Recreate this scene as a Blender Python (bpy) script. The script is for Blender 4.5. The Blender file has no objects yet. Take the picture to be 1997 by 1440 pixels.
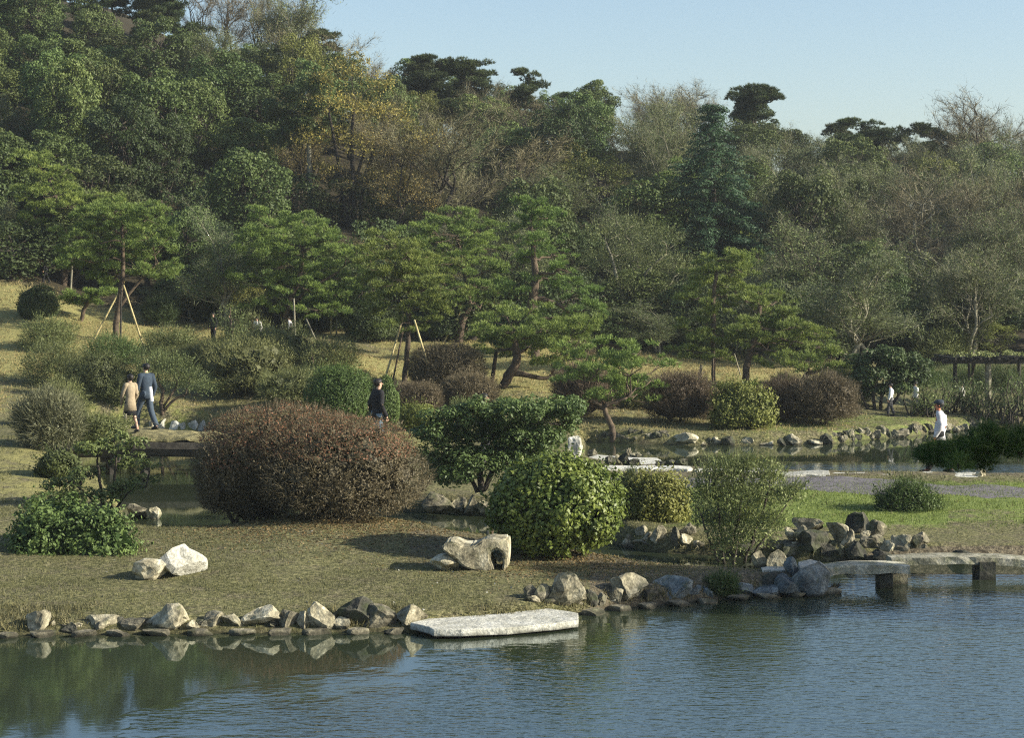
import bpy, bmesh, math, random
import numpy as np
from mathutils import Vector, Matrix

# ---------------------------------------------------------------- camera, light, exposure
S = bpy.context.scene
F, H0, YH, CX = 3726.0, 5.0, 530.0, 998.5       # focal length in photo pixels, eye height, horizon row, centre column
cam_d = bpy.data.cameras.new('camera'); cam = bpy.data.objects.new('camera', cam_d)
S.collection.objects.link(cam); S.camera = cam
cam.location = (0, 0, H0); cam.rotation_euler = (math.radians(90), 0, 0)
cam_d.sensor_width = 36; cam_d.lens = 36*F/1997; cam_d.shift_y = -(720-YH)/1997
cam_d.clip_start = 0.3; cam_d.clip_end = 3000
cam_d.dof.use_dof = True; cam_d.dof.focus_distance = 42; cam_d.dof.aperture_fstop = 4.5
SUN_EL, SUN_AZ = math.radians(25), math.radians(101)
w = bpy.data.worlds.new("World"); S.world = w; w.use_nodes = True
nt = w.node_tree; nt.nodes.clear()
sky = nt.nodes.new('ShaderNodeTexSky'); sky.sky_type = 'NISHITA'; sky.sun_disc = False
sky.sun_elevation = SUN_EL; sky.sun_rotation = SUN_AZ; sky.air_density = 1.0; sky.dust_density = 1.3; sky.ozone_density = 1.8
bg = nt.nodes.new('ShaderNodeBackground'); bg.inputs[1].default_value = 0.092
wo = nt.nodes.new('ShaderNodeOutputWorld')
nt.links.new(sky.outputs[0], bg.inputs[0]); nt.links.new(bg.outputs[0], wo.inputs[0])
sd_ = bpy.data.lights.new('sun', 'SUN'); sd_.energy = 5.0; sd_.angle = math.radians(0.6); sd_.color = (1.0, 0.93, 0.78)
sun = bpy.data.objects.new('sun', sd_); S.collection.objects.link(sun)
tosun = Vector((math.sin(SUN_AZ)*math.cos(SUN_EL), math.cos(SUN_AZ)*math.cos(SUN_EL), math.sin(SUN_EL)))
sun.rotation_euler = tosun.to_track_quat('Z', 'Y').to_euler()
S.view_settings.view_transform = 'Standard'; S.view_settings.look = 'None'
S.view_settings.exposure = 0.98; S.view_settings.gamma = 1.0; S.view_settings.use_curve_mapping = False
S.cycles.max_bounces = 5; S.cycles.diffuse_bounces = 3; S.cycles.glossy_bounces = 3
S.cycles.transmission_bounces = 3; S.cycles.transparent_max_bounces = 4
S.cycles.use_denoising = False; S.cycles.pixel_filter_type = 'BLACKMAN_HARRIS'; S.cycles.filter_width = 1.15

R = np.random.default_rng(7)
C = S.collection

# ---------------------------------------------------------------- noise
def _h(ix, iy, iz, seed):
    n = (ix*374761393 + iy*668265263 + iz*2147483647 + seed*974634777) & 0xffffffff
    n = ((n ^ (n >> 13))*1274126177) & 0xffffffff
    return ((n ^ (n >> 16)) & 0xffff)/65535.0
def vnoise(P, seed=0):
    P = np.asarray(P, float); I = np.floor(P).astype(np.int64); f = P-I; f = f*f*(3-2*f)
    r = 0
    for dx in (0, 1):
        for dy in (0, 1):
            for dz in (0, 1):
                wgt = (f[..., 0] if dx else 1-f[..., 0])*(f[..., 1] if dy else 1-f[..., 1])*(f[..., 2] if dz else 1-f[..., 2])
                r = r + wgt*_h(I[..., 0]+dx, I[..., 1]+dy, I[..., 2]+dz, seed)
    return r*2-1
def fbm(P, seed=0, o=3):
    r = 0; a = 1
    for i in range(o):
        r = r + a*vnoise(np.asarray(P)*2**i, seed+i); a *= .5
    return r
def unit(v): return v/np.maximum(np.linalg.norm(v, axis=-1, keepdims=True), 1e-9)

# ---------------------------------------------------------------- terrain
def px0(px, py, z=0): # a point of height z under a photo pixel
    d = F*(H0-z)/(py-YH); return ((px-CX)/F*d, d)
LA = [px0(*p) for p in [(-900,1262),(60,1240),(300,1238),(600,1235),(800,1233),(900,1226),(1000,1218),(1130,1200),(1200,1188),(1300,1180),(1450,1166),(1560,1160),(1632,1152),
     (1640,1138)]]+[px0(*p, .28) for p in [(1612,1118),(1520,1106),(1440,1102),(1380,1098),(1250,1088),(1180,1074),(1050,1062),(960,1050),(880,1044),(790,1026),(700,1022),(560,1026),(420,1036),(330,1042),(262,1036)]]+[px0(*p) for p in [
     (240,1002),(215,975),(175,950),(140,900),(150,862),(130,840),(-900,838)]]
LB = [px0(*p) for p in [(425,872),(440,960),(560,985),(700,990),(830,1000),(900,1003),(980,1012),(1100,1034),(1220,1068),(1300,1080),(1400,1084),(1500,1089),(1600,1094),(1750,1098),(1930,1100),(3000,1104),
     ]]+[px0(*p, .3) for p in [(3000,925),(1930,926),(1700,923),(1500,915),(1350,908),(1250,904),(1180,896),(1140,884)]]+[px0(*p) for p in [(1142,864),(1150,835),(430,832),(420,850)]]
LC = [px0(*p) for p in [(-1500,850),(150,850),(280,846),(430,846),(1140,863),(1250,867),(1350,869),(1500,869),(1620,866),(1700,858),(1780,852),(1830,842),(1930,836),(3200,830)]]+[(600,900),(-600,900)]
LD = [(-60,-40),(60,-40),(60,3),(3,6),(0,7),(-60,7)]
LE = [(3,2),(5.6,15),(7.2,20),(10.1,28),(12.9,33.5),(70,33.5),(70,2)]
def sdf(x, y, poly):
    best = np.full(x.shape, 1e9); ins = np.zeros(x.shape, bool)
    n = len(poly)
    for i in range(n):
        ax, ay = poly[i]; bx, by = poly[(i+1) % n]
        ex, ey = bx-ax, by-ay; t = np.clip(((x-ax)*ex+(y-ay)*ey)/(ex*ex+ey*ey), 0, 1)
        best = np.minimum(best, (x-ax-t*ex)**2+(y-ay-t*ey)**2)
        c = ((ay > y) != (by > y)) & (x < (bx-ax)*(y-ay)/(by-ay+1e-12)+ax)
        ins ^= c
    return np.where(ins, 1, -1)*np.sqrt(best)
TPX = np.arange(0, 2001, 200.0)
TR = [(-40,[3.3]*11),(4,[3.2]*11),(7,[.6]*11),(14,[.3]*11),(26,[.16]*11),(30,[.3]*11),
 (34,[.5,.45,.45,.55,.5,.4,.35,.3,.3,.3,.3]),(38,[.6,.5,.4,.45,.4,.35,.35,.35,.35,.35,.35]),(44,[.9,.6,.35,.35,.35,.35,.35,.35,.35,.35,.35]),
 (50,[.9,.7,.4,.5,.55,.4,.35,.35,.35,.35,.35]),(54,[.9,.8,.5,.5,.6,.5,.4,.35,.35,.35,.35]),(57,[1.0,.9,.55,.5,.7,.6,.45,.4,.35,.35,.35]),
 (60,[1.3,1.1,.8,1.0,1.0,1.0,.65,.6,.5,.4,.4]),(65,[2.2,2.0,1.6,2.0,1.35,1.4,1.1,1.1,.9,.55,.45]),(70,[3.3,2.75,2.5,2.3,1.7,2.0,1.5,1.4,1.15,.7,.6]),
 (75,[4.4,3.4,2.8,2.5,2.3,2.2,1.6,1.5,1.4,1.2,1.2]),(82,[5.8,4.8,4.3,3.6,3.4,3.2,2.8,2.7,2.6,2.4,2.4]),(95,[10,9,8.5,7.8,7,6.5,6,5.5,5,4.5,4.5]),
 (110,[15,14,13.5,12.5,11,10.5,10,9,8,7,6.5]),(125,[23,21,19,15.5,13.6,13,13,12,10,9,8]),(145,[27,25,22,16,14,13,13,12,10,9,8]),(180,[16,15,14,12,10,9,9,8,7,6,6]),(900,[14,13,12,10,9,9,9,8,7,6,6])]
TD = np.array([r[0] for r in TR], float); TZ = np.array([r[1] for r in TR], float)
def land(x, y):
    d = np.clip(y, -40, 899.0); px = np.clip(CX+F*x/np.maximum(y, 8), 0, 1999.9)
    i = np.clip(np.searchsorted(TD, d, side='right')-1, 0, len(TD)-2); t = (d-TD[i])/(TD[i+1]-TD[i]); t = t*t*(3-2*t)*.5+t*.5
    a = px/200; j = np.clip(a.astype(int), 0, 9); s = a-j; s = s*s*(3-2*s)
    z = (TZ[i, j]*(1-s)+TZ[i, j+1]*s)*(1-t)+(TZ[i+1, j]*(1-s)+TZ[i+1, j+1]*s)*t
    # the smooth straw-coloured shoulder of lawn running down towards the domes
    q = np.stack([x*.35, y*.35, y*0], -1)
    return z+.05*vnoise(q, 3)*np.clip((d-20)/20, 0, 4)+.02*vnoise(q*5, 4)
def ground(x, y):
    x = np.asarray(x, float); y = np.asarray(y, float)
    s = np.maximum.reduce([sdf(x, y, p) for p in (LA, LB, LC, LD, LE)])
    zl = land(x, y); t = np.clip(s/.45, 0, 1); t = t*(2-t)
    return np.where(s > 0, zl*t, np.maximum(s*1.2, -.9))
def gz(x, y): return float(ground(np.array([x]), np.array([y]))[0])
_D = np.concatenate([np.arange(10, 62, .1), np.arange(62, 150, .35)])
def hit(px, py, water=True):
    u = (px-CX)/F; v = -(py-YH)/F
    z = ground(u*_D, _D)
    if water: z = np.maximum(z, 0)
    k = np.nonzero(z >= H0+v*_D)[0]
    d = _D[k[0]] if len(k) else 140.0
    return (u*d, d, float(H0+v*d))
def W(px, py, d): return np.array([(px-CX)/F*d, d, H0-(py-YH)/F*d])

# ---------------------------------------------------------------- mesh buffers
class Buf:
    def __init__(s): s.v = []; s.t = []; s.f = {3: [], 4: []}; s.n = 0
    def add(s, V, faces, tint=0.5):
        V = np.asarray(V, np.float32).reshape(-1, 3); faces = np.asarray(faces, np.int64)
        s.v.append(V); s.t.append(np.broadcast_to(np.asarray(tint, np.float32), (len(V),)))
        s.f[faces.shape[1]].append(faces+s.n); s.n += len(V)
    def mesh(s, name, mats, smooth=False):
        me = bpy.data.meshes.new(name)
        V = np.concatenate(s.v); me.vertices.add(len(V)); me.vertices.foreach_set('co', V.ravel())
        idx = []; tot = []
        for k in (3, 4):
            for f in s.f[k]: idx.append(f.ravel()); tot.append(np.full(len(f), k))
        idx = np.concatenate(idx); tot = np.concatenate(tot); st = np.concatenate([[0], np.cumsum(tot)[:-1]])
        me.loops.add(len(idx)); me.loops.foreach_set('vertex_index', idx.astype(np.int32))
        me.polygons.add(len(tot)); me.polygons.foreach_set('loop_start', st.astype(np.int32)); me.polygons.foreach_set('loop_total', tot.astype(np.int32))
        me.polygons.foreach_set('use_smooth', np.full(len(tot), smooth))
        at = me.attributes.new('tint', 'FLOAT', 'POINT'); at.data.foreach_set('value', np.concatenate(s.t).astype(np.float32))
        me.materials.append(mats); me.update(calc_edges=True); return me
    def obj(s, name, mat, parent=None, smooth=False):
        return link(name, s.mesh(name, mat, smooth), parent)
def link(name, me, parent=None):
    o = bpy.data.objects.new(name, me); C.objects.link(o)
    if parent is not None: o.parent = parent
    return o
def tag(o, label, cat, group=None):
    o['label'] = label; o['category'] = cat
    if group: o['group'] = group
    return o
def thing(name, label, cat, loc=(0, 0, 0), group=None, rz=0):
    o = bpy.data.objects.new(name, None); C.objects.link(o); o.location = loc; o.rotation_euler = (0, 0, rz)
    o.empty_display_size = .2
    return tag(o, label, cat, group)
def struct(o, kind='structure'): o['kind'] = kind; return o

def leaves(buf, P, N, size, asp, rng, spread=.6, tint=None, droop=0):
    P = np.asarray(P, float); n = len(P)
    if n == 0: return
    Nn = unit(N+spread*rng.normal(size=(n, 3))); a = unit(np.cross(Nn, rng.normal(size=(n, 3)))); b = np.cross(Nn, a)
    if droop: a = unit(a+np.array([0, 0, -droop])); b = unit(np.cross(Nn, a))
    L = (np.broadcast_to(np.asarray(size, float), (n,))*rng.uniform(.7, 1.3, n))[:, None]/2
    Wd = L*asp
    V = np.stack([P-a*L, P+b*Wd+a*L*.1, P+a*L, P-b*Wd+a*L*.1], 1).reshape(-1, 3)
    t = rng.uniform(0, 1, n) if tint is None else np.clip(np.asarray(tint)+rng.uniform(-.18, .18, n), 0, 1)
    buf.add(V, np.arange(4*n).reshape(-1, 4), np.repeat(t, 4))
def spikes(buf, P, Dr, L, wd, rng, spread=.5, tint=None):
    P = np.asarray(P, float); n = len(P)
    if n == 0: return
    Dr = unit(Dr+spread*rng.normal(size=(n, 3))); s = unit(np.cross(Dr, rng.normal(size=(n, 3))))
    L = (np.broadcast_to(np.asarray(L, float), (n,))*rng.uniform(.7, 1.25, n))[:, None]; wd = np.broadcast_to(np.asarray(wd, float), (n,))[:, None]
    V = np.stack([P-s*wd/2, P+s*wd/2, P+Dr*L], 1).reshape(-1, 3)
    t = rng.uniform(0, 1, n) if tint is None else np.clip(np.asarray(tint)+rng.uniform(-.18, .18, n), 0, 1)
    buf.add(V, np.arange(3*n).reshape(-1, 3), np.repeat(t, 3))
def tube(buf, path, rad, k=6, tint=.5):
    path = np.asarray(path, float); n = len(path); rad = np.broadcast_to(np.asarray(rad, float), (n,))
    T = unit(np.gradient(path, axis=0)); ref = np.array([0, 0, 1.0]) if abs(T[:, 2]).mean() < .8 else np.array([1.0, 0, 0])
    A = unit(np.cross(T, ref)); B = np.cross(T, A)
    an = np.linspace(0, 2*np.pi, k, endpoint=False)
    V = path[:, None]+rad[:, None, None]*(np.cos(an)[None, :, None]*A[:, None]+np.sin(an)[None, :, None]*B[:, None])
    i, j = np.meshgrid(np.arange(n-1), np.arange(k), indexing='ij'); j2 = (j+1) % k
    Fq = np.stack([i*k+j, i*k+j2, (i+1)*k+j2, (i+1)*k+j], -1).reshape(-1, 4)
    V = V.reshape(-1, 3); buf.add(np.concatenate([V, path[:1], path[-1:]]), Fq, tint)
    base = buf.n-len(V)-2
    jj = np.arange(k); c = np.stack([jj, (jj+1) % k, np.full(k, len(V))], -1); e = np.stack([(n-1)*k+(jj+1) % k, (n-1)*k+jj, np.full(k, len(V)+1)], -1)
    buf.f[3].append(np.concatenate([c[:, ::-1], e[:, ::-1]])+base)
def curve(a, b, n=5, rng=R, wob=.08, sag=0):
    a = np.asarray(a, float); b = np.asarray(b, float); t = np.linspace(0, 1, n)[:, None]
    L = np.linalg.norm(b-a); p = a+(b-a)*t+rng.normal(size=(n, 3))*wob*L*np.sin(np.pi*t); p[:, 2] += sag*L*np.sin(np.pi*t[:, 0]); p[0] = a; p[-1] = b
    return p
def smoothpath(pts, m=4):
    pts = np.asarray(pts, float); n = len(pts)
    if n < 3: return pts
    out = []
    for i in range(n-1):
        p0 = pts[max(i-1, 0)]; p1 = pts[i]; p2 = pts[i+1]; p3 = pts[min(i+2, n-1)]
        for s in np.linspace(0, 1, m, endpoint=False):
            out.append(.5*((2*p1)+(-p0+p2)*s+(2*p0-5*p1+4*p2-p3)*s*s+(-p0+3*p1-3*p2+p3)*s**3))
    out.append(pts[-1]); return np.array(out)
def box(buf, c, s, rz=0, tint=.5, jit=0, rng=R):
    V = np.array([[x, y, z] for z in (-.5, .5) for y in (-.5, .5) for x in (-.5, .5)])*np.asarray(s)
    if jit: V = V+rng.normal(size=V.shape)*jit
    ca, sa = math.cos(rz), math.sin(rz); V = np.stack([V[:, 0]*ca-V[:, 1]*sa, V[:, 0]*sa+V[:, 1]*ca, V[:, 2]], -1)+np.asarray(c)
    buf.add(V, [[0, 2, 3, 1], [4, 5, 7, 6], [0, 1, 5, 4], [2, 6, 7, 3], [0, 4, 6, 2], [1, 3, 7, 5]], tint)

# ---------------------------------------------------------------- materials
def mat(name):
    m = bpy.data.materials.new(name); m.use_nodes = True; n = m.node_tree; n.nodes.clear()
    return m, n, n.nodes.new('ShaderNodeOutputMaterial')
def N(n, t, **kw):
    x = n.nodes.new(t)
    for k, v in kw.items(): setattr(x, k, v)
    return x
def ramp(n, fac, cols):
    r = N(n, 'ShaderNodeValToRGB'); e = r.color_ramp.elements
    for i, (p, c) in enumerate(cols):
        el = e[i] if i < 2 else e.new(p)
        el.position = p; el.color = (*c, 1)
    n.links.new(fac, r.inputs[0]); return r.outputs[0]
def mixc(n, f, a, b, mode='MIX'):
    x = N(n, 'ShaderNodeMix', data_type='RGBA', blend_type=mode)
    for s, v in ((x.inputs[0], f), (x.inputs[6], a), (x.inputs[7], b)):
        if hasattr(v, 'links'): n.links.new(v, s)
        elif isinstance(v, (int, float)): s.default_value = v
        else: s.default_value = (*v, 1)
    return x.outputs[2]
def noise(n, scale, detail=3, rough=.55, vec=None, coord='Object', dist=0, outp=0):
    x = N(n, 'ShaderNodeTexNoise'); x.inputs['Scale'].default_value = scale; x.inputs['Detail'].default_value = detail; x.inputs['Roughness'].default_value = rough; x.inputs['Distortion'].default_value = dist
    if vec is None:
        vec = N(n, 'ShaderNodeTexCoord').outputs[coord]
    n.links.new(vec, x.inputs['Vector']); return x.outputs[outp]
def math_(n, op, a, b=None, c=None, clamp=False):
    x = N(n, 'ShaderNodeMath', operation=op); x.use_clamp = clamp
    for i, v in enumerate((a, b, c)):
        if v is None: continue
        if hasattr(v, 'links'): n.links.new(v, x.inputs[i])
        else: x.inputs[i].default_value = v
    return x.outputs[0]
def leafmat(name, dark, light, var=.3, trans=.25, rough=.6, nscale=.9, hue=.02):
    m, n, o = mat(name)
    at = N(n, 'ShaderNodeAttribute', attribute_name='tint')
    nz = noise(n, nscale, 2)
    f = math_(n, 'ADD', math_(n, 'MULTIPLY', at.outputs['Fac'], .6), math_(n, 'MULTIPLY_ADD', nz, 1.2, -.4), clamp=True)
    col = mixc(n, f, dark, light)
    oi = N(n, 'ShaderNodeObjectInfo')
    hs = N(n, 'ShaderNodeHueSaturation')
    n.links.new(col, hs.inputs['Color'])
    n.links.new(math_(n, 'MULTIPLY_ADD', oi.outputs['Random'], 2*hue, .5-hue), hs.inputs['Hue'])
    r2 = math_(n, 'FRACT', math_(n, 'MULTIPLY', oi.outputs['Random'], 17.3))
    n.links.new(math_(n, 'MULTIPLY_ADD', r2, 2*var, 1-var), hs.inputs['Value'])
    p = N(n, 'ShaderNodeBsdfPrincipled'); p.inputs['Roughness'].default_value = rough; p.inputs['Specular IOR Level'].default_value = .3
    n.links.new(hs.outputs[0], p.inputs['Base Color'])
    t = N(n, 'ShaderNodeBsdfTranslucent'); n.links.new(hs.outputs[0], t.inputs[0])
    mx = N(n, 'ShaderNodeMixShader'); mx.inputs[0].default_value = trans
    n.links.new(p.outputs[0], mx.inputs[1]); n.links.new(t.outputs[0], mx.inputs[2]); n.links.new(mx.outputs[0], o.inputs[0])
    return m
def solid(name, a, b, scale=8, rough=.85, bump=.3, bscale=20, spec=.3, detail=4, var=0):
    m, n, o = mat(name)
    nz = noise(n, scale, detail, .6)
    col = ramp(n, nz, [(.35, a), (.65, b)])
    if var:
        oi = N(n, 'ShaderNodeObjectInfo'); hs = N(n, 'ShaderNodeHueSaturation'); n.links.new(col, hs.inputs['Color'])
        n.links.new(math_(n, 'MULTIPLY_ADD', oi.outputs['Random'], 2*var, 1-var), hs.inputs['Value']); col = hs.outputs[0]
    p = N(n, 'ShaderNodeBsdfPrincipled'); p.inputs['Roughness'].default_value = rough; p.inputs['Specular IOR Level'].default_value = spec
    n.links.new(col, p.inputs['Base Color'])
    if bump:
        b_ = N(n, 'ShaderNodeBump'); b_.inputs['Strength'].default_value = bump; b_.inputs['Distance'].default_value = .03
        n.links.new(noise(n, bscale, 5, .6), b_.inputs['Height']); n.links.new(b_.outputs[0], p.inputs['Normal'])
    n.links.new(p.outputs[0], o.inputs[0]); return m
def rockmat(name, dark, mid, pale, moss, mossamt=.5):
    m, n, o = mat(name)
    tc = N(n, 'ShaderNodeTexCoord').outputs['Object']
    oi = N(n, 'ShaderNodeObjectInfo')
    va = N(n, 'ShaderNodeVectorMath', operation='ADD'); n.links.new(tc, va.inputs[0]); n.links.new(oi.outputs['Random'], va.inputs[1])
    v = va.outputs[0]
    c1 = ramp(n, noise(n, 3.2, 5, .65, v), [(.3, dark), (.5, mid), (.68, pale)])
    sp = ramp(n, noise(n, 26, 3, .7, v), [(.42, (.55, .55, .55)), (.6, (1, 1, 1))])
    c2 = mixc(n, .8, c1, sp, 'MULTIPLY')
    mz = ramp(n, noise(n, 5, 4, .6, v), [(.62-.25*mossamt, (0, 0, 0)), (.78-.2*mossamt, (1, 1, 1))])
    c3 = mixc(n, math_(n, 'MULTIPLY', mz, .75), c2, moss)
    hs = N(n, 'ShaderNodeHueSaturation'); n.links.new(c3, hs.inputs['Color']); n.links.new(math_(n, 'MULTIPLY_ADD', oi.outputs['Random'], .5, .75), hs.inputs['Value'])
    gp = N(n, 'ShaderNodeNewGeometry'); sx = N(n, 'ShaderNodeSeparateXYZ'); n.links.new(gp.outputs['Position'], sx.inputs[0])
    wl = math_(n, 'ADD', math_(n, 'MULTIPLY', math_(n, 'SUBTRACT', .085, sx.outputs[2]), 16), math_(n, 'MULTIPLY_ADD', noise(n, 7, 2, .5, v), 1.6, -.8), clamp=True)  # damp line just above the water
    wc = mixc(n, math_(n, 'MULTIPLY', wl, .8), hs.outputs[0], (.022, .021, .013)); hs = N(n, 'ShaderNodeHueSaturation'); n.links.new(wc, hs.inputs['Color'])
    p = N(n, 'ShaderNodeBsdfPrincipled'); p.inputs['Roughness'].default_value = .88; p.inputs['Specular IOR Level'].default_value = .25
    n.links.new(hs.outputs[0], p.inputs['Base Color'])
    b_ = N(n, 'ShaderNodeBump'); b_.inputs['Strength'].default_value = .7; b_.inputs['Distance'].default_value = .05
    n.links.new(noise(n, 9, 6, .65, v), b_.inputs['Height']); n.links.new(b_.outputs[0], p.inputs['Normal'])
    n.links.new(p.outputs[0], o.inputs[0]); return m
M = {}
M['ever'] = leafmat('evergreen_leaves', (.04,.068,.02), (.135,.18,.05))
M['dark'] = leafmat('dark_evergreen_leaves', (.026,.042,.014), (.095,.125,.036))
M['ygreen'] = leafmat('yellow_green_leaves', (.07,.09,.02), (.24,.25,.06))
M['yellow'] = leafmat('yellow_autumn_leaves', (.10,.095,.03), (.36,.29,.07), var=.15)
M['grey'] = leafmat('grey_green_leaves', (.065,.09,.032), (.21,.25,.085))
M['pine'] = leafmat('pine_needles', (.042,.09,.022), (.27,.345,.08), var=.12, nscale=1.6)
M['deepgreen'] = leafmat('deep_green_leaves', (.03,.062,.018), (.13,.19,.05), var=.1, nscale=1.5)
M['azred'] = leafmat('wine_brown_azalea_leaves', (.055,.053,.028), (.195,.165,.085), var=.1, nscale=1.2)
M['bough'] = leafmat('near_pine_needles', (.02,.05,.014), (.10,.17,.035), var=.1, nscale=3)
M['ridge'] = leafmat('ridge_pine_needles', (.028,.046,.016), (.09,.115,.04), var=.2)
M['conif'] = leafmat('conifer_needles', (.018,.045,.025), (.075,.14,.06), var=.1, nscale=.6)
M['clip'] = leafmat('clipped_shrub_leaves', (.032,.07,.016), (.21,.255,.05), var=.1, nscale=2.2, rough=.45)
M['gloss'] = leafmat('glossy_camellia_leaves', (.03,.058,.018), (.16,.21,.06), var=.1, rough=.55, nscale=1.3)
M['box'] = leafmat('dense_box_leaves', (.045,.075,.02), (.12,.17,.04), var=.1, nscale=1.4)
M['azal'] = leafmat('azalea_leaves', (.06,.072,.027), (.20,.225,.08), var=.1, nscale=1.2)
M['red'] = leafmat('reddened_azalea_leaves', (.11,.05,.03), (.30,.11,.07), var=.1, nscale=2)
M['plum'] = leafmat('plum_grey_twigs', (.06,.05,.03), (.21,.165,.095), var=.15, nscale=1)
M['brown'] = leafmat('brown_twigs', (.07,.064,.032), (.23,.20,.105), var=.2, trans=.05)
M['ashtwig'] = leafmat('ash_grey_twigs', (.065,.072,.038), (.20,.21,.115), var=.2, trans=.05)
M['bark'] = solid('dark_bark', (.022,.018,.014), (.07,.058,.042), 6, .9, .6, 18, var=.3)
M['barkpale'] = solid('pale_bark', (.12,.11,.08), (.30,.28,.20), 6, .9, .4, 18)
M['barkred'] = solid('red_brown_pine_bark', (.04,.03,.021), (.12,.088,.058), 7, .9, .6, 18)
M['bamboo'] = solid('weathered_bamboo', (.30,.24,.10), (.50,.43,.22), 5, .6, .1, 20)
M['wood'] = solid('dark_timber', (.018,.016,.013), (.05,.045,.035), 6, .85, .5, 16)
M['paper'] = solid('white_paper', (.75,.75,.76), (.85,.85,.86), 3, .7, 0)
M['rockpale'] = rockmat('pale_limestone', (.10,.09,.06), (.38,.345,.235), (.66,.62,.47), (.11,.115,.05), .25)
M['rockmid'] = rockmat('mottled_rock', (.06,.054,.036), (.22,.20,.14), (.48,.43,.29), (.07,.08,.035), .5)
M['rockdark'] = rockmat('dark_mossy_rock', (.022,.022,.018), (.07,.068,.052), (.17,.16,.12), (.045,.055,.022), .7)
M['rockblue'] = rockmat('blue_shaded_rock', (.06,.07,.072), (.16,.19,.195), (.30,.35,.35), (.07,.09,.05), .3)  # cool blue of the shade on the shore rocks, put into the stone colour
M['bridge'] = rockmat('mossy_bridge_stone', (.16,.15,.10), (.36,.34,.25), (.56,.54,.43), (.14,.15,.07), .45)
M['slab'] = rockmat('worn_pale_slab', (.38,.37,.30), (.56,.55,.47), (.70,.69,.61), (.22,.22,.14), .1)
# ---------------------------------------------------------------- ground, water, path
def ground_mat():
    m, n, o = mat('garden_ground')
    geo = N(n, 'ShaderNodeNewGeometry'); sep = N(n, 'ShaderNodeSeparateXYZ'); n.links.new(geo.outputs['Position'], sep.inputs[0])
    X, Y, Z = sep.outputs
    pos = geo.outputs['Position']
    big = noise(n, .35, 4, .6, pos); mid = noise(n, 2.2, 5, .65, pos); fine = noise(n, 14, 5, .7, pos)
    dirt = ramp(n, fine, [(.34, (.045,.036,.025)), (.5, (.125,.105,.07)), (.66, (.26,.22,.145))])
    olive = ramp(n, fine, [(.36, (.045,.048,.02)), (.52, (.145,.14,.062)), (.68, (.29,.265,.13))])
    green = ramp(n, fine, [(.3, (.07,.11,.02)), (.55, (.17,.215,.055)), (.75, (.28,.32,.09))])
    straw = ramp(n, fine, [(.28, (.11,.105,.04)), (.5, (.24,.225,.085)), (.74, (.40,.36,.15))])
    litter = ramp(n, fine, [(.3, (.018,.016,.010)), (.55, (.045,.038,.022)), (.8, (.09,.07,.04))])
    at = {}
    for k in ('straw', 'green', 'dirt', 'litter', 'wet'):
        a = N(n, 'ShaderNodeAttribute', attribute_name=k); at[k] = a.outputs['Fac']
    def m_(k, wob=.5):
        return math_(n, 'MULTIPLY_ADD', math_(n, 'SUBTRACT', mid, .5), wob*2.4, at[k], clamp=True)
    c = mixc(n, math_(n, 'MULTIPLY_ADD', mid, 3.0, -.65, clamp=True), dirt, olive)
    def sh(k): # soft threshold with ragged border
        return math_(n, 'MULTIPLY', math_(n, 'SUBTRACT', m_(k), .35), 3.2, clamp=True)
    c = mixc(n, sh('dirt'), c, dirt); c = mixc(n, sh('straw'), c, straw); c = mixc(n, sh('green'), c, green); c = mixc(n, sh('litter'), c, litter)
    c = mixc(n, math_(n, 'MULTIPLY', at['wet'], .75), c, (.03, .028, .018))
    c = mixc(n, .5, c, ramp(n, big, [(.3, (.7,.7,.7)), (.7, (1.15,1.15,1.1))]), 'MULTIPLY')
    p = N(n, 'ShaderNodeBsdfPrincipled'); p.inputs['Roughness'].default_value = .95; p.inputs['Specular IOR Level'].default_value = .15
    n.links.new(c, p.inputs['Base Color'])
    b_ = N(n, 'ShaderNodeBump'); b_.inputs['Strength'].default_value = .8; b_.inputs['Distance'].default_value = .05
    n.links.new(math_(n, 'ADD', fine, math_(n, 'MULTIPLY', mid, .6)), b_.inputs['Height']); n.links.new(b_.outputs[0], p.inputs['Normal'])
    n.links.new(p.outputs[0], o.inputs[0]); return m
def pxof(x, y, z):
    yy = np.maximum(y, 1.0); return CX+F*x/yy, YH+F*(H0-z)/yy
def masks(x, y, z):
    px, py = pxof(x, y, z)
    sm = lambda v, a, b: np.clip((v-a)/(b-a), 0, 1)
    mainland = sm(y, 54, 56)
    straw = mainland*(1-sm(y, 74, 80))*np.clip(1.1-sm(px, 1500, 1750), 0, 1)*.80
    straw *= 1-.8*np.exp(-((px-660)/110)**2-((y-72.5)/2.2)**2)
    straw *= np.where((y < 62), .55, 1)
    straw = np.maximum(straw, .8*sm(y, 46, 49)*(1-sm(y, 53, 56))*np.exp(-((px-790)/90)**2))
    straw = np.maximum(straw, .55*sm(y, 36, 38)*(1-sm(y, 46, 48))*(px < 230))
    straw = np.maximum(straw, .35*sm(y, 31.5, 33)*(1-sm(y, 36, 37))*np.exp(-((px-690)/160)**2))
    green = np.where((px > 1290) & (y > 34.5) & (y < 42.6), .95, 0)*sm(y, 34.5, 36)*(1-sm(y, 41.5, 42.5))*np.where(px > 1850, .55+.3*(y > 37.5), 1)
    green = np.maximum(green, mainland*(1-sm(y, 60, 64))*.45*sm(px, 1300, 1500))
    green = np.maximum(green, .35*(px < 400)*mainland*(1-sm(y, 60, 62)))
    dirt = np.where((y > 43) & (y < 48) & (px > 1150), .55, 0)+np.where((y < 33) & (px > 1150), .9, 0)+np.where((y >= 30.5) & (y < 35) & (px > 800) & (px <= 1150), .5, 0)
    litter = sm(y, 74, 79)
    wet = 1-sm(z, .0, .10)
    return dict(straw=straw, green=green, dirt=dirt, litter=litter, wet=wet)
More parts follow.
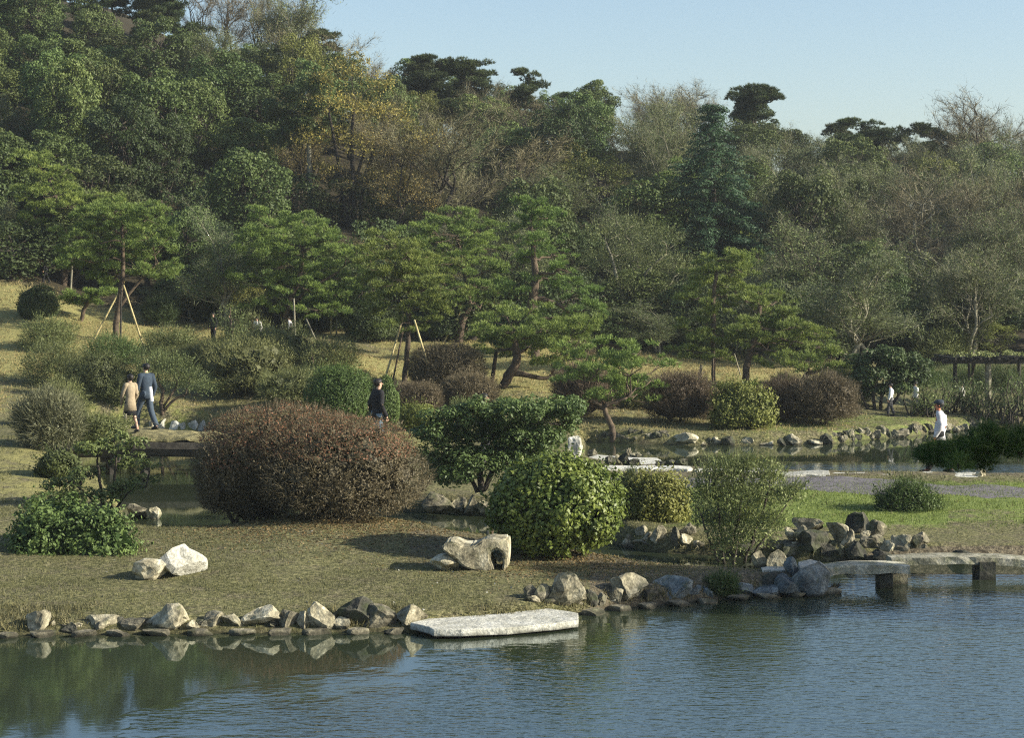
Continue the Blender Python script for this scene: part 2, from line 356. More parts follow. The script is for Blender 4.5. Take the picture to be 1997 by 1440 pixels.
us = np.unique(np.concatenate([np.linspace(-.34, .34, 520), np.linspace(-3, -.34, 40), np.linspace(.34, 3, 40)]))
ds = np.concatenate([np.arange(1.5, 20, .8), np.arange(20, 62, .12), np.arange(62, 82, .3), np.arange(82, 180, 1.5), [190, 210, 240, 300, 400, 600, 850]])
UU, DD = np.meshgrid(us, ds); GX = (UU*DD).ravel(); GY = DD.ravel(); GZ = ground(GX, GY)
b = Buf(); nr, nc = len(ds), len(us)
i, j = np.meshgrid(np.arange(nr-1), np.arange(nc-1), indexing='ij')
b.add(np.stack([GX, GY, GZ], -1), np.stack([i*nc+j, i*nc+j+1, (i+1)*nc+j+1, (i+1)*nc+j], -1).reshape(-1, 4))
me = b.mesh('ground', ground_mat(), True)
for k, v in masks(GX, GY, GZ).items():
    a = me.attributes.new(k, 'FLOAT', 'POINT'); a.data.foreach_set('value', v.astype(np.float32))
struct(link('ground', me))

def water_mat():
    m, n, o = mat('pond_water')
    geo = N(n, 'ShaderNodeNewGeometry'); pos = geo.outputs['Position']
    sep = N(n, 'ShaderNodeSeparateXYZ'); n.links.new(pos, sep.inputs[0]); X, Y, Z = sep.outputs
    mp = N(n, 'ShaderNodeMapping'); mp.inputs['Scale'].default_value = (.6, 1.25, 1); n.links.new(pos, mp.inputs[0])
    # breeze mask: open water to the right and towards the viewer; the lee of the bank stays calm
    e = math_(n, 'SUBTRACT', 25.2, Y)                       # metres in front of the stone-lined bank
    a1 = math_(n, 'MULTIPLY_ADD', X, .42, .75)
    a = math_(n, 'ADD', a1, math_(n, 'MULTIPLY', e, .28))
    wz = math_(n, 'MULTIPLY_ADD', noise(n, .45, 4, .6, pos), 3.4, -1.9)
    br = math_(n, 'ADD', a, wz, clamp=True)
    inner = math_(n, 'LESS_THAN', Y, 31.5)
    far = math_(n, 'MULTIPLY', math_(n, 'SUBTRACT', X, 5.2), .5, clamp=True)
    far = math_(n, 'MULTIPLY', far, math_(n, 'MULTIPLY', math_(n, 'SUBTRACT', 50.2, Y), .7, clamp=True))
    far = math_(n, 'MULTIPLY', far, math_(n, 'GREATER_THAN', Y, 40))
    br = math_(n, 'ADD', math_(n, 'MULTIPLY', br, inner), math_(n, 'MULTIPLY', far, 3.2))
    n1 = noise(n, 10, 2, .5, mp.outputs[0], dist=.3); n2 = noise(n, 4, 2, .5, mp.outputs[0]); n3 = noise(n, 1.6, 2, .5, mp.outputs[0])
    h = math_(n, 'ADD', math_(n, 'MULTIPLY', n1, 1.0), math_(n, 'MULTIPLY', n2, .9))
    hb = math_(n, 'MULTIPLY', h, math_(n, 'MULTIPLY_ADD', br, .97, .03))
    hb = math_(n, 'ADD', hb, math_(n, 'MULTIPLY', n3, .05))
    bp = N(n, 'ShaderNodeBump'); bp.inputs['Strength'].default_value = 1; bp.inputs['Distance'].default_value = .0075
    n.links.new(hb, bp.inputs['Height'])
    p = N(n, 'ShaderNodeBsdfPrincipled'); p.inputs['Base Color'].default_value = (.026, .034, .018, 1); p.inputs['Roughness'].default_value = .035
    p.inputs['IOR'].default_value = 2.0; p.inputs['Specular IOR Level'].default_value = 1.0; p.inputs['Specular Tint'].default_value = (.72, .90, 1, 1)
    n.links.new(bp.outputs[0], p.inputs['Normal']); n.links.new(p.outputs[0], o.inputs[0]); return m
b = Buf(); b.add([(-60, 3, 0), (60, 3, 0), (60, 75, 0), (-60, 75, 0)], [[0, 1, 2, 3]])
struct(b.obj('pond_water', water_mat()))

# gravel path over the middle strip, a thin sheet following the ground
def strip(name, m, pts, width, n=60, lift=.012, seed=1):
    P = smoothpath(np.array([(p[0], p[1], 0) for p in pts]), 12); T = unit(np.gradient(P, axis=0)); Nn = np.stack([-T[:, 1], T[:, 0], T[:, 2]*0], -1)
    k = 9; rows = []
    for s in np.linspace(-1, 1, k):
        wv = width/2*(1+.35*vnoise(P*.9, seed)+.12*vnoise(P*3.1, seed+2))
        rows.append(P+Nn*(s*wv)[:, None])
    V = np.stack(rows, 1).reshape(-1, 3); V[:, 2] = ground(V[:, 0], V[:, 1])+lift
    V = V.reshape(len(P), k, 3); V[:, 0, 2] -= .05; V[:, -1, 2] -= .05; V = V.reshape(-1, 3)
    i, j = np.meshgrid(np.arange(len(P)-1), np.arange(k-1), indexing='ij')
    b = Buf(); b.add(V, np.stack([i*k+j, (i+1)*k+j, (i+1)*k+j+1, i*k+j+1], -1).reshape(-1, 4)); return b.obj(name, m, None, True)
gravel = solid('violet_grey_gravel', (.085,.078,.082), (.19,.175,.18), 9, .95, .7, 40, detail=6)
g = [hit(p, q)[:2] for p, q in [(1120,950),(1250,943),(1400,942),(1550,943),(1700,949),(1850,958),(1990,966),(2200,976)]]
struct(strip('gravel_path', gravel, g, 2.5))

# ---------------------------------------------------------------- rocks
bm = bmesh.new(); bmesh.ops.create_icosphere(bm, subdivisions=3, radius=1)
IV = np.array([v.co[:] for v in bm.verts]); IF = np.array([[v.index for v in f.verts] for f in bm.faces]); bm.free()
def rock_mesh(w_, dp, h, seed, m, cuts=9, rough=.13, lean=0, flat=0):
    r = np.random.default_rng(seed); V = IV.copy()
    for _ in range(cuts):
        nn = unit(r.normal(size=3)*np.array([1, 1, .8])); dd = r.uniform(.30, .74); s = V@nn-dd; V = V-np.maximum(s, 0)[:, None]*nn*.97
    if flat: V[:, 2] = np.minimum(V[:, 2], flat)
    rd = np.abs(vnoise(IV*2.6+seed, seed+8)); V = V+unit(IV)*(fbm(IV*1.7+seed, seed, 3)*rough*1.2-np.maximum(.25-rd, 0)*rough*6*(flat == 0))[:, None]+r.normal(size=V.shape)*rough*.13
    mn, mx = V.min(0), V.max(0); V = (V-(mn+mx)/2)/(mx-mn)*2
    V[:, 0] += lean*V[:, 2]; V = V*np.array([w_/2, dp/2, h/2]); V[:, 2] += h/2
    b = Buf(); b.add(V, IF); return b.mesh('rock', m)
_rs = [100]
def rock(x0, x1, top, base, label, m='rockpale', name='rock', cat='rock', group=None, d=None, dp=.8, sink=.16, cuts=9, lean=0, rough=.06, flat=0, seed=None, rz=None):
    _rs[0] += 1; sd = seed or _rs[0]; pc = (x0+x1)/2
    if d is None: x, d, z = hit(pc, base)
    else: x, _, z = W(pc, base, d)
    k = d/F; w_ = (x1-x0)*k; h = (base-top)*k
    h *= 1.03; me = rock_mesh(w_*1.06, max(w_*dp, .6*h), h*(1+sink), sd, M[m], cuts, rough, lean, flat)
    o = link(name, me); o.location = (x, d+w_*dp*.3, z-h*sink)
    o.rotation_euler = (0, 0, (R.uniform(-.25, .25) if rz is None else rz))
    return tag(o, label, cat, group)
ORD = 'first second third fourth fifth sixth seventh eighth ninth tenth eleventh twelfth thirteenth fourteenth fifteenth sixteenth seventeenth eighteenth nineteenth twentieth'.split()
TENS = ['', '', 'twenty', 'thirty', 'forty', 'fifty', 'sixty', 'seventy', 'eighty', 'ninety']
def ordw(i):
    if i < 20: return ORD[i]
    n = i+1
    if n % 10 == 0: return TENS[n//10][:-1]+'ieth'
    return TENS[n//10]+'-'+ORD[n % 10-1]
G1 = 'rocks along the near water edge'
for a in [
 (50,96,1192,1238,'pale rounded double rock at the water, leftmost of the near bank','rockpale'),
 (118,150,1216,1236,'low dark rock half sunk beside the leftmost pale rock','rockdark'),
 (165,232,1203,1233,'pale jagged rock with a saw-tooth top at the left water edge','rockpale'),
 (231,284,1209,1233,'small tan pointed rock left of the big notched rock','rockmid'),
 (277,362,1180,1232,'big pale notched rock with a shaded left face at the water','rockpale'),
 (363,388,1212,1230,'small square pale block right of the big notched rock','rockpale'),
 (387,432,1196,1230,'roundish pale rock with a brown pocket at the water edge','rockpale'),
 (424,476,1199,1231,'streaked light rock between the brown-pocketed rock and the hollow one','rockpale'),
 (468,543,1185,1231,'wide pale rock with a dark hollow in its middle','rockpale'),
 (542,582,1191,1230,'narrow rock with a dark left side and pale peak','rockmid'),
 (579,607,1193,1228,'slim pale leaning rock like an upright leaf at the water','rockpale'),
 (600,652,1178,1229,'tall pale block with bright square face at the water','rockpale'),
 (648,684,1206,1228,'small flat-topped light rock in front of the big dark one','rockpale'),
 (652,724,1168,1224,'big dark rock with a grey cap on the near shore','rockdark'),
 (698,772,1180,1226,'mottled brown-fronted rock with a pale right edge','rockmid'),
 (768,832,1180,1224,'white-topped wedge rock at the left end of the landing slab','rockpale'),
 (1022,1052,1144,1170,'small grey upright rock, leftmost of the cluster by the landing slab','rockmid'),
 (1040,1075,1141,1176,'pointed grey rock behind the landing slab','rockmid'),
 (1062,1092,1143,1172,'small pale knobbly rock in front of the tall speckled rock','rockpale'),
 (1058,1100,1165,1186,'low brown rock at the foot of the tall speckled rock','rockmid'),
 (1064,1142,1116,1190,'tall speckled pale rock with a dark left side behind the slab corner','rockpale'),
 (1137,1168,1152,1182,'small dark stone just right of the tall speckled rock','rockdark'),
 (1156,1184,1158,1184,'small grey cube-like stone at the channel mouth','rockmid'),
 (1184,1216,1148,1182,'pale bright stone before the hooded rock','rockpale'),
 (1192,1262,1122,1178,'hooded rock with a pale rounded front and dark left flank','rockpale'),
 (1250,1286,1152,1180,'low dark wedge between the hooded rock and the blue-grey one','rockdark'),
 (1272,1352,1128,1178,'broad blue-grey shaded rock on the near shore','rockblue'),
 (1340,1368,1146,1172,'small greenish stone right of the broad blue-grey rock','rockblue'),
 (1362,1402,1150,1172,'low grey-green stone at the shaded water edge','rockblue'),
 (1426,1474,1140,1166,'pale turquoise stone lying in shade by dark tuft','rockblue'),
 (1466,1534,1140,1168,'long humped grey-green boulder in shade at the water','rockblue'),
 (1486,1548,1120,1158,'dark pyramid rock behind the long humped boulder','rockdark'),
 (1514,1568,1124,1168,'square blue-grey rock with flat top, near the peninsula tip','rockblue'),
 (1529,1560,1088,1130,'upright leaf-shaped blue-grey rock standing at the peninsula tip','rockblue'),
 (1544,1622,1100,1164,'largest blue-grey rock, at the tip below the stone bridge','rockblue'),
]:
    rock(*a, group=G1)
# squared edging stones along the near bank, each with a dark gap between
k = 0
EP = [px0(*p) for p in [(-260,1251),(60,1243),(300,1240),(600,1238),(800,1236)]]
EQ = [px0(*p) for p in [(1140,1203),(1200,1192),(1300,1184),(1450,1170),(1560,1164),(1634,1157)]]
for path, where in ((EP, 'left of the landing slab'), (EQ, 'right of the landing slab')):
    P = np.array(path); seg = np.linalg.norm(np.diff(P, axis=0), axis=1); L = np.concatenate([[0], np.cumsum(seg)]); s = 0; i = 0
    tot = L[-1]; items = []
    while s < tot-.1:
        ln = R.uniform(.30, .46); c = s+ln/2
        x = np.interp(c, L, P[:, 0]); y = np.interp(c, L, P[:, 1]); x2 = np.interp(c+.05, L, P[:, 0]); y2 = np.interp(c+.05, L, P[:, 1])
        me = rock_mesh(ln*.92, .26, .13, 900+k, M['rockmid'], 5, .05, flat=.55); o = link('edging_stone', me)
        o.location = (x, y+.02, -.055); o.rotation_euler = (0, 0, math.atan2(y2-y, x2-x)+R.uniform(-.1, .1)); items.append(o); k += 1; s += ln+R.uniform(.10, .2)
    if where[0] == 'l': items = items[::-1]
    for q, o in enumerate(items): tag(o, 'low flat edging stone at the waterline, %s %s' % (ordw(q), where), 'edging stone', 'edging stones of the near bank')
# rocks of the middle channel bank
G2 = 'rocks along the channel behind the peninsula'
for a in [
 (1214,1236,1052,1070,'small pale pebble-like stone right under the clipped round bush','rockpale'),
 (1238,1264,1026,1048,'round whitish boulder peeking out beside the clipped round bush','rockpale'),
 (1256,1274,1038,1058,'small pale oval stone below the round whitish boulder','rockpale'),
 (1268,1302,1025,1062,'curved pale boulder like an arch near the feathery shrub','rockpale'),
 (1280,1298,1044,1060,'little bright stone under the curved pale boulder','rockpale'),
 (1306,1328,1028,1066,'narrow standing tan rock right of the curved boulder','rockmid'),
 (1322,1360,1020,1048,'brown-shadowed rock with a lit right edge, beside feathery stems','rockmid'),
 (1328,1360,1042,1062,'flat bright pale block below the brown-shadowed rock','rockpale'),
 (1230,1300,1056,1072,'low scatter-coloured grey slab at the channel edge','rockmid'),
 (1422,1446,1038,1064,'bright triangular stone seen between the feathery stems','rockpale'),
 (1468,1502,1076,1110,'pale rock with shadowed right half at the slab start','rockpale'),
 (1494,1532,1074,1112,'pale hooked rock with a hollow beneath, at the slab start','rockpale'),
 (1532,1554,1030,1062,'small upright yellowish rock, leftmost in the right rock pile','rockpale'),
 (1550,1580,1026,1062,'yellowish knobbly rock in the right rock pile','rockpale'),
 (1548,1606,1012,1040,'grey rock arching over the back of the right rock pile','rockmid'),
 (1562,1630,1036,1082,'dark mossy rock in the middle of the right rock pile','rockdark'),
 (1614,1656,1020,1066,'large white-topped rock in the right rock pile','rockpale'),
 (1640,1668,1034,1066,'yellow-white rock leaning on the large white-topped one','rockpale'),
 (1648,1702,1002,1042,'big rounded dark boulder at the edge of the lawn','rockdark'),
 (1692,1732,1016,1050,'grey-green grassy rock right of the rounded dark boulder','rockmid'),
 (1678,1698,1036,1052,'small bright square stone beneath the rounded dark boulder','rockpale'),
 (1672,1716,1048,1074,'tan striped rock under the small bright square stone','rockmid'),
 (1694,1728,1044,1072,'pale curved rock over a dark hollow','rockmid'),
 (1712,1748,1056,1084,'pale rock sloping down to the bridge slab','rockpale'),
 (1740,1776,1046,1078,'grey rock behind the start of the far slab','rockmid'),
 (1752,1778,1044,1074,'upright shield-shaped pale rock behind the far slab','rockpale'),
 (1780,1818,1040,1070,'mottled tan rock at the end of the right rock pile','rockmid'),
 (1782,1810,1062,1078,'small low rock tucked behind the far slab','rockmid'),
 (1530,1606,1060,1090,'long dark log-like rock lying above the channel','rockdark'),
 (1596,1640,1064,1094,'dark rock with a pale nose at the water behind the bridge','rockdark'),
 (1636,1654,1062,1092,'thin pale standing stone at the water behind the bridge','rockmid'),
 (1650,1704,1058,1098,'big black-shadowed rock beneath the right rock pile','rockdark'),
 (1700,1746,1074,1100,'shadowed rock at the water under the far slab','rockdark'),
 (1856,1930,1076,1100,'dark flat bank rock under the far slab','rockdark'),
 (1440,1500,1058,1078,'flat dark brown rock behind the feathery shrub stems','rockdark'),
 (822,880,962,1002,'wide grey boulder in deep shade between the two big bushes','rockmid'),
 (880,912,972,1004,'upright grey rock in deep shade, right of the wide boulder','rockmid'),
 (906,936,966,1006,'pale-streaked rock in deep shade beside the clipped bush','rockmid'),
 (930,962,978,1008,'small round rock in deep shade, nearest the clipped bush','rockmid'),
 (246,292,984,1012,'tan rock at the left bank under the sparse shrub','rockmid'),
 (280,312,990,1014,'pale-nosed rock reaching into the left channel','rockpale'),
 (298,398,1066,1126,'large white boulder lying alone on the lawn','slab'),
 (262,326,1092,1134,'lower grey-yellow rock leaning on the large white boulder','rockpale'),
 (838,894,1084,1116,'low crusty rock in front of the hollowed stone','rockpale'),
]:
    rock(*a, group=G2, dp=(1.1 if a[1]-a[0] > 90 else .8))
# stones along the far shore of the far pond
G3 = 'stones lining the far pond shore'
far_named = [
 (1152,1176,838,852,'oval brownish stone at the left end of the far shore','rockmid'),
 (1160,1172,849,860,'little grey stone under the oval brownish stone','rockmid'),
 (1308,1366,845,869,'large pale tapering boulder on the far shore','rockpale'),
 (1366,1378,862,870,'small white flat stone at the tip of the tapering boulder','rockpale'),
 (1376,1390,854,869,'dark round stone beside the tapering boulder','rockdark'),
 (1386,1410,853,869,'squat pale block on the far shore','rockpale'),
 (1408,1434,852,870,'group-like dark cracked stone after the squat block','rockdark'),
 (1434,1476,853,869,'long low tan and white stone on the far shore','rockpale'),
 (1476,1516,856,869,'smooth long pale kerb-like stone on the far shore','rockpale'),
 (1516,1534,854,870,'dark notched stone between two long pale stones','rockdark'),
 (1533,1566,848,869,'tall grey-white stone stack on the far shore','rockpale'),
 (1570,1606,858,868,'flat bright stone right of the grey-white stack','rockpale'),
 (1600,1624,846,868,'dark brown bushy-looking rock on the far shore','rockdark'),
 (1648,1666,838,858,'grey peaked rock above the far shore jumble','rockmid'),
]
for a in far_named: rock(*a, group=G3, rough=.09)
seq = []
for q in range(19):
    x = 1176+q*7+R.uniform(-3, 3); seq.append((x-R.uniform(5, 11), x+R.uniform(6, 12), 0))
rr = []
for (a0, a1, _) in seq:
    bs = R.uniform(846, 863); rr.append((a0, a1, bs-R.uniform(8, 15), bs))
nl = len(rr)
for q in range(34):
    x = 1618+q*9.2; sh_ = np.interp(x, [1618, 1700, 1780, 1830, 1930], [867, 860, 854, 845, 840])
    bs = sh_-R.choice([0, 0, 5, 10])-R.uniform(0, 2); ww = R.uniform(7, 13); rr.append((x-ww, x+ww*.8, bs-R.uniform(9, 19), bs))
for q, a in enumerate(rr):
    side = 'under the leaning pine' if q < nl else 'in the far shore jumble'; kk = q if q < nl else q-nl
    m_ = ['rockpale', 'rockmid', 'rockmid', 'rockdark'][int(R.integers(0, 4))]
    tone = {'rockpale': 'pale', 'rockmid': 'mottled grey', 'rockdark': 'dark'}[m_]
    rock(*a, '%s small %s stone from the left %s' % (ordw(kk), tone, side), m_, group=G3, rough=.1)
# white stones beyond the left bridge
for q, (a0, a1, tp) in enumerate([(288,300,819),(299,325,818),(325,349,821),(347,363,824),(363,386,820),(384,404,820)]):
    rock(a0, a1, tp, 846, 'whitish stone on the bank beyond the left bridge, %s from the walking man' % ordw(q), 'slab', group='white stones beyond the left bridge')

def prism(name, poly, ztop, th, m, label=None, cat=None, group=None, parent=None, bevel=.015, noise_=.012, seed=3):
    """flat stone whose upper outline is given where it lies in the photograph, unprojected to its real height"""
    bm = bmesh.new(); vs = []
    for px, py in poly:
        d = F*(H0-ztop)/(py-YH); vs.append(bm.verts.new(((px-CX)/F*d, d, ztop)))
    f = bm.faces.new(vs)
    if f.normal.z < 0: f.normal_flip()
    r = bmesh.ops.extrude_face_region(bm, geom=[f]); dn = [v for v in r['geom'] if isinstance(v, bmesh.types.BMVert)]
    for v in dn: v.co.z -= th
    bmesh.ops.recalc_face_normals(bm, faces=bm.faces)
    if bevel: bmesh.ops.bevel(bm, geom=list(bm.edges), offset=bevel, segments=2, affect='EDGES', profile=.6)
    bmesh.ops.triangulate(bm, faces=bm.faces)
    bmesh.ops.subdivide_edges(bm, edges=[e for e in bm.edges if e.calc_length() > .25], cuts=2, use_grid_fill=True)
    bmesh.ops.triangulate(bm, faces=bm.faces)
    P = np.array([v.co[:] for v in bm.verts]); nz = np.stack([vnoise(P*3.1, seed), vnoise(P*3.1, seed+1), vnoise(P*2.1, seed+2)], -1)*noise_
    for v, q in zip(bm.verts, nz): v.co += Vector(q)
    me = bpy.data.meshes.new(name); bm.to_mesh(me); bm.free(); me.materials.append(m)
    o = link(name, me, parent)
    if label: tag(o, label, cat, group)
    return o
prism('stepping_slab', [(800,1216),(838,1206),(880,1200),(925,1199),(975,1190),(1040,1184),(1075,1187),(1112,1193),(1128,1197),(1129,1210),(1060,1218),(990,1224),(900,1229),(846,1229),(838,1224)], .13, .10, M['slab'],
      'long flat pale landing slab jutting out over the near water', 'stone slab')
prism('stone_slab', [(1140,893),(1165,887),(1190,889),(1235,893),(1282,893),(1292,900),(1289,908),(1240,912),(1160,912)], .30, .2, M['slab'], 'pale flat slab reaching into the far pond beside dark rocks', 'stone slab', bevel=.03)
for q, (xa, xb, ya, yb, s) in enumerate([(1165,1285,908,916,1),(1272,1352,909,916,2),(1352,1440,913,919,3),(1440,1520,915,921,4),(1518,1622,919,928,5),(1618,1700,922,929,6),(1696,1790,921,931,7),(1786,1912,922,933,8)]):
    h_ = (xb-xa)*.06
    prism('kerb_slab', [(xa,ya+2),(xa+h_*2,ya),((xa+xb)/2,ya+R.uniform(-1,1)),(xb-h_,ya+1),(xb-1,yb-2),(xb-h_*2,yb),((xa+xb)/2,yb-R.uniform(0,2)),(xa+h_,yb)], .37+.01*s % .03, .3, M['slab'],
          'long thin pale slab edging the far pond, %s from the standing white stone' % ordw(q), 'stone slab', 'slabs edging the near side of the far pond', bevel=.02, noise_=.03, seed=s)
rock(1106,1136,852,898,'slender white stone standing upright beside the leafy bush','slab', name='standing_stone', d=46.5, cuts=5, dp=.6, rz=0)
rock(1098,1114,876,898,'short grey stone at the foot of the slender white standing stone','rockmid', d=46.3)
for a in [(1178,1202,889,910,'dark blocky rock sitting on the pale flat slab','rockdark'),(1196,1212,887,908,'pale twisted rock next to the dark blocky one','rockmid'),(1206,1230,884,910,'dark jagged rock on the middle of the flat slab','rockdark'),
          (1224,1254,896,911,'low dark rock at the front of the flat slab','rockdark'),(1276,1300,900,912,'black low rock at the right end of the flat slab','rockdark'),(1296,1318,898,913,'dark rock between the flat slab and the loose shrub','rockdark'),(1314,1344,895,914,'spiky dark rock half behind the loose shrub','rockdark'),
          (1146,1166,876,892,'yellowish rock at the water beside the standing white stone','rockmid'),(1903,1924,915,931,'pale yellow lump of rock at the far right end of the thin slabs','rockpale'),
          (1228,1252,882,894,'tan rounded rock like a resting bird on the flat slab','rockmid'),(1219,1232,874,893,'knobbed pale rock standing on the flat slab','rockmid')]:
    rock(*a, group='rocks at the near side of the far pond', rough=.12)

# hollowed stone: thick block with a dipping back and an arched opening at its right end
def hollow_stone():
    x, d, z = hit(925, 1112); k = d/F
    outl = [(858,1066),(862,1057),(872,1052),(884,1054),(900,1061),(918,1063),(930,1057),(938,1052),(958,1049),(986,1050),(988,1062),(988,1090),(986,1110),(975,1112),
            (979,1098),(979,1084),(974,1074),(966,1069),(957,1073),(952,1082),(954,1092),(958,1102),(960,1113),(945,1114),(925,1111),(905,1106),(894,1098),(888,1090),(874,1080)]
    bm = bmesh.new(); fr = [bm.verts.new(((p-925)*k, -.22, (1113-q)*k)) for p, q in outl]
    f = bm.faces.new(fr); r = bmesh.ops.extrude_face_region(bm, geom=[f])
    for v in r['geom']:
        if isinstance(v, bmesh.types.BMVert): v.co.y += .62; v.co.x += .12
    bmesh.ops.recalc_face_normals(bm, faces=bm.faces)
    bmesh.ops.bevel(bm, geom=[e for e in bm.edges if e.calc_face_angle(0) > .35], offset=.03, segments=2, affect='EDGES')
    bmesh.ops.triangulate(bm, faces=bm.faces); bmesh.ops.subdivide_edges(bm, edges=[e for e in bm.edges if e.calc_length() > .12], cuts=2); bmesh.ops.triangulate(bm, faces=bm.faces)
    P = np.array([v.co[:] for v in bm.verts]); q = np.stack([vnoise(P*6, 5), vnoise(P*6, 6)*1.6, vnoise(P*6, 7)], -1)*.018
    for v, a in zip(bm.verts, q): v.co += Vector(a)
    me = bpy.data.meshes.new('hollow_stone'); bm.to_mesh(me); bm.free(); me.materials.append(M['rockpale'])
    o = link('hollow_stone', me); o.location = (x, d+.1, z-.02); o.rotation_euler = (0, 0, .12)
    tag(o, 'weathered stone block with a dipping top and an arched hole at its right end', 'carved stone')
hollow_stone()

# ---------------------------------------------------------------- stone slab bridge at right
def arch_slab(xa, xb, d0, d1, ya, ym, yb, th, parent, sd, skew=0):
    n = 24; nd = 4; V = []
    for t in np.linspace(0, 1, n):
        px = xa+(xb-xa)*t; py = ya*(1-t)*(1-2*t)+ym*4*t*(1-t)+yb*t*(2*t-1)
        for lay in (0, 1):
            for s in range(nd):
                dd = d0+(d1-d0)*s/(nd-1)+skew*t; x = (px-CX)/F*(d0+skew*t); z = H0-(py-YH)/F*(d0+skew*t)-lay*th
                V.append((x, dd, z))
    V = np.array(V); V += np.stack([vnoise(V*5, sd), vnoise(V*5, sd+1), vnoise(V*4, sd+2)], -1)*.018
    Fq = []; row = 2*nd
    for i in range(n-1):
        a = i*row; c = a+row
        for s in range(nd-1):
            Fq.append((a+s, c+s, c+s+1, a+s+1)); Fq.append((a+nd+s, a+nd+s+1, c+nd+s+1, c+nd+s))
        Fq.append((a, a+nd, c+nd, c)); Fq.append((a+nd-1, c+nd-1, c+2*nd-1, a+2*nd-1))
    for s in range(nd-1):
        Fq.append((s, s+1, nd+s+1, nd+s)); e = (n-1)*row; Fq.append((e+s, e+nd+s, e+nd+s+1, e+s+1))
    b = Buf(); b.add(V, Fq); return b.obj('slab', M['bridge'], parent)
br = thing('stone_bridge', 'arched stone slab bridge on dark piers crossing the water at right', 'bridge')
arch_slab(1606, 1776, 30.0, 30.5, 1110, 1103, 1107, .13, br, 1)
arch_slab(1740, 2160, 31.0, 31.5, 1092, 1089, 1110, .12, br, 4)
b = Buf(); x, _, z = W(1729, 1150, 30.15); box(b, (x, 30.35, .02), (.19, .35, .38), jit=.012); b.obj('pier', M['rockdark'], br)  # shaded front of the pier, its shade put into the dark stone colour
b = Buf(); x, _, z = W(1757, 1150, 30.4); box(b, (x, 30.75, .06), (.27, .5, .40), jit=.015); b.obj('pier', M['rockmid'], br)  # lit part of the same pier, its light put into paler stone
b = Buf(); x, _, z = W(1928, 1150, 30.9); box(b, (x, 31.2, .04), (.26, .5, .5), jit=.012); b.obj('pier', M['rockdark'], br)
prism('stone_slab', [(1484,1107),(1500,1105),(1530,1105),(1552,1104),(1552,1111),(1510,1112),(1486,1112)], .33, .14, M['slab'], 'short pale slab end lying on the peninsula before the stone bridge', 'stone slab')
prism('stone_slab', [(1556,1096),(1580,1092),(1600,1096),(1612,1104),(1590,1110),(1560,1108)], .40, .16, M['slab'], 'pale slab piece between the leaf-shaped rock and the bridge', 'stone slab')

# ---------------------------------------------------------------- earth-covered bridge at left
eb = thing('earth_bridge', 'low earth-covered timber bridge the couple is walking over', 'bridge')
def deck():
    xs = np.linspace(120, 450, 90); d0, d1 = 46.9, 48.9; V = []; k = 10
    for px in xs:
        yt = np.interp(px, [120, 200, 290, 380, 450], [846, 841, 838, 842, 850])
        for s in range(k):
            dd = d0+(d1-d0)*s/(k-1); x = (px-CX)/F*47.9; z = H0-(yt-YH)/F*47.9-.12*abs(s/(k-1)*2-1)**3
            V.append((x, dd, z))
        z0 = H0-(yt-YH)/F*47.9
        V.append((x, d1+.02, z0-.17)); V.append((x, d0-.02, z0-.17))
    V = np.array(V); V[:, 2] += .05*fbm(V*2.5, 9); V[:, 1] += .06*vnoise(V*4, 2)
    kk = k+2; i, j = np.meshgrid(np.arange(len(xs)-1), np.arange(kk), indexing='ij'); j2 = (j+1) % kk
    b = Buf(); b.add(V, np.stack([i*kk+j, (i+1)*kk+j, (i+1)*kk+j2, i*kk+j2], -1).reshape(-1, 4))
    m = solid('turfed_earth', (.08,.075,.035), (.26,.23,.11), 5, .95, .8, 22, detail=6); return b.obj('deck', m, eb)
deck()
zt = H0-(842-YH)/F*47.9
for yy in (47.0, 47.9, 48.8):
    b = Buf(); pts = [W(px, 0, yy)[0] for px in np.linspace(125, 445, 14)]
    tube(b, [(x, yy, zt-.33-.03*abs(i-6.5)/6) for i, x in enumerate(pts)], .21, 8); b.obj('beam', M['wood'], eb)
for px in (216, 283):
    for yy in (47.1, 48.7):
        b = Buf(); x = W(px, 0, yy)[0]; tube(b, [(x, yy, -.6), (x, yy, zt-.42)], .12, 8); b.obj('post', M['wood'], eb)
b = Buf(); x0_, x1_ = W(205, 0, 47.6)[0], W(295, 0, 47.6)[0]; box(b, ((x0_+x1_)/2, 47.1, zt-.6), (x1_-x0_, .16, .16)); b.obj('crossbeam', M['wood'], eb)
for px, yy in ((244, 47.15), (296, 48.7), (170, 47.2)):
    b = Buf(); x = W(px, 0, yy)[0]; tube(b, [(x, yy, zt-.05), (x+.01, yy, zt+.5)], .035, 7); b.obj('guard_post', M['barkpale'], eb)
b = Buf(); xa = W(170, 0, 47.2)[0]; xb = W(244, 0, 47.15)[0]; xc = W(330, 0, 47.2)[0]
tube(b, smoothpath([(xa, 47.2, zt+.42), ((xa+xb)/2, 47.18, zt+.36), (xb, 47.15, zt+.43), ((xb+xc)/2, 47.2, zt+.33), (xc, 47.2, zt+.1)]), .008, 4); b.obj('rope', M['wood'], eb)
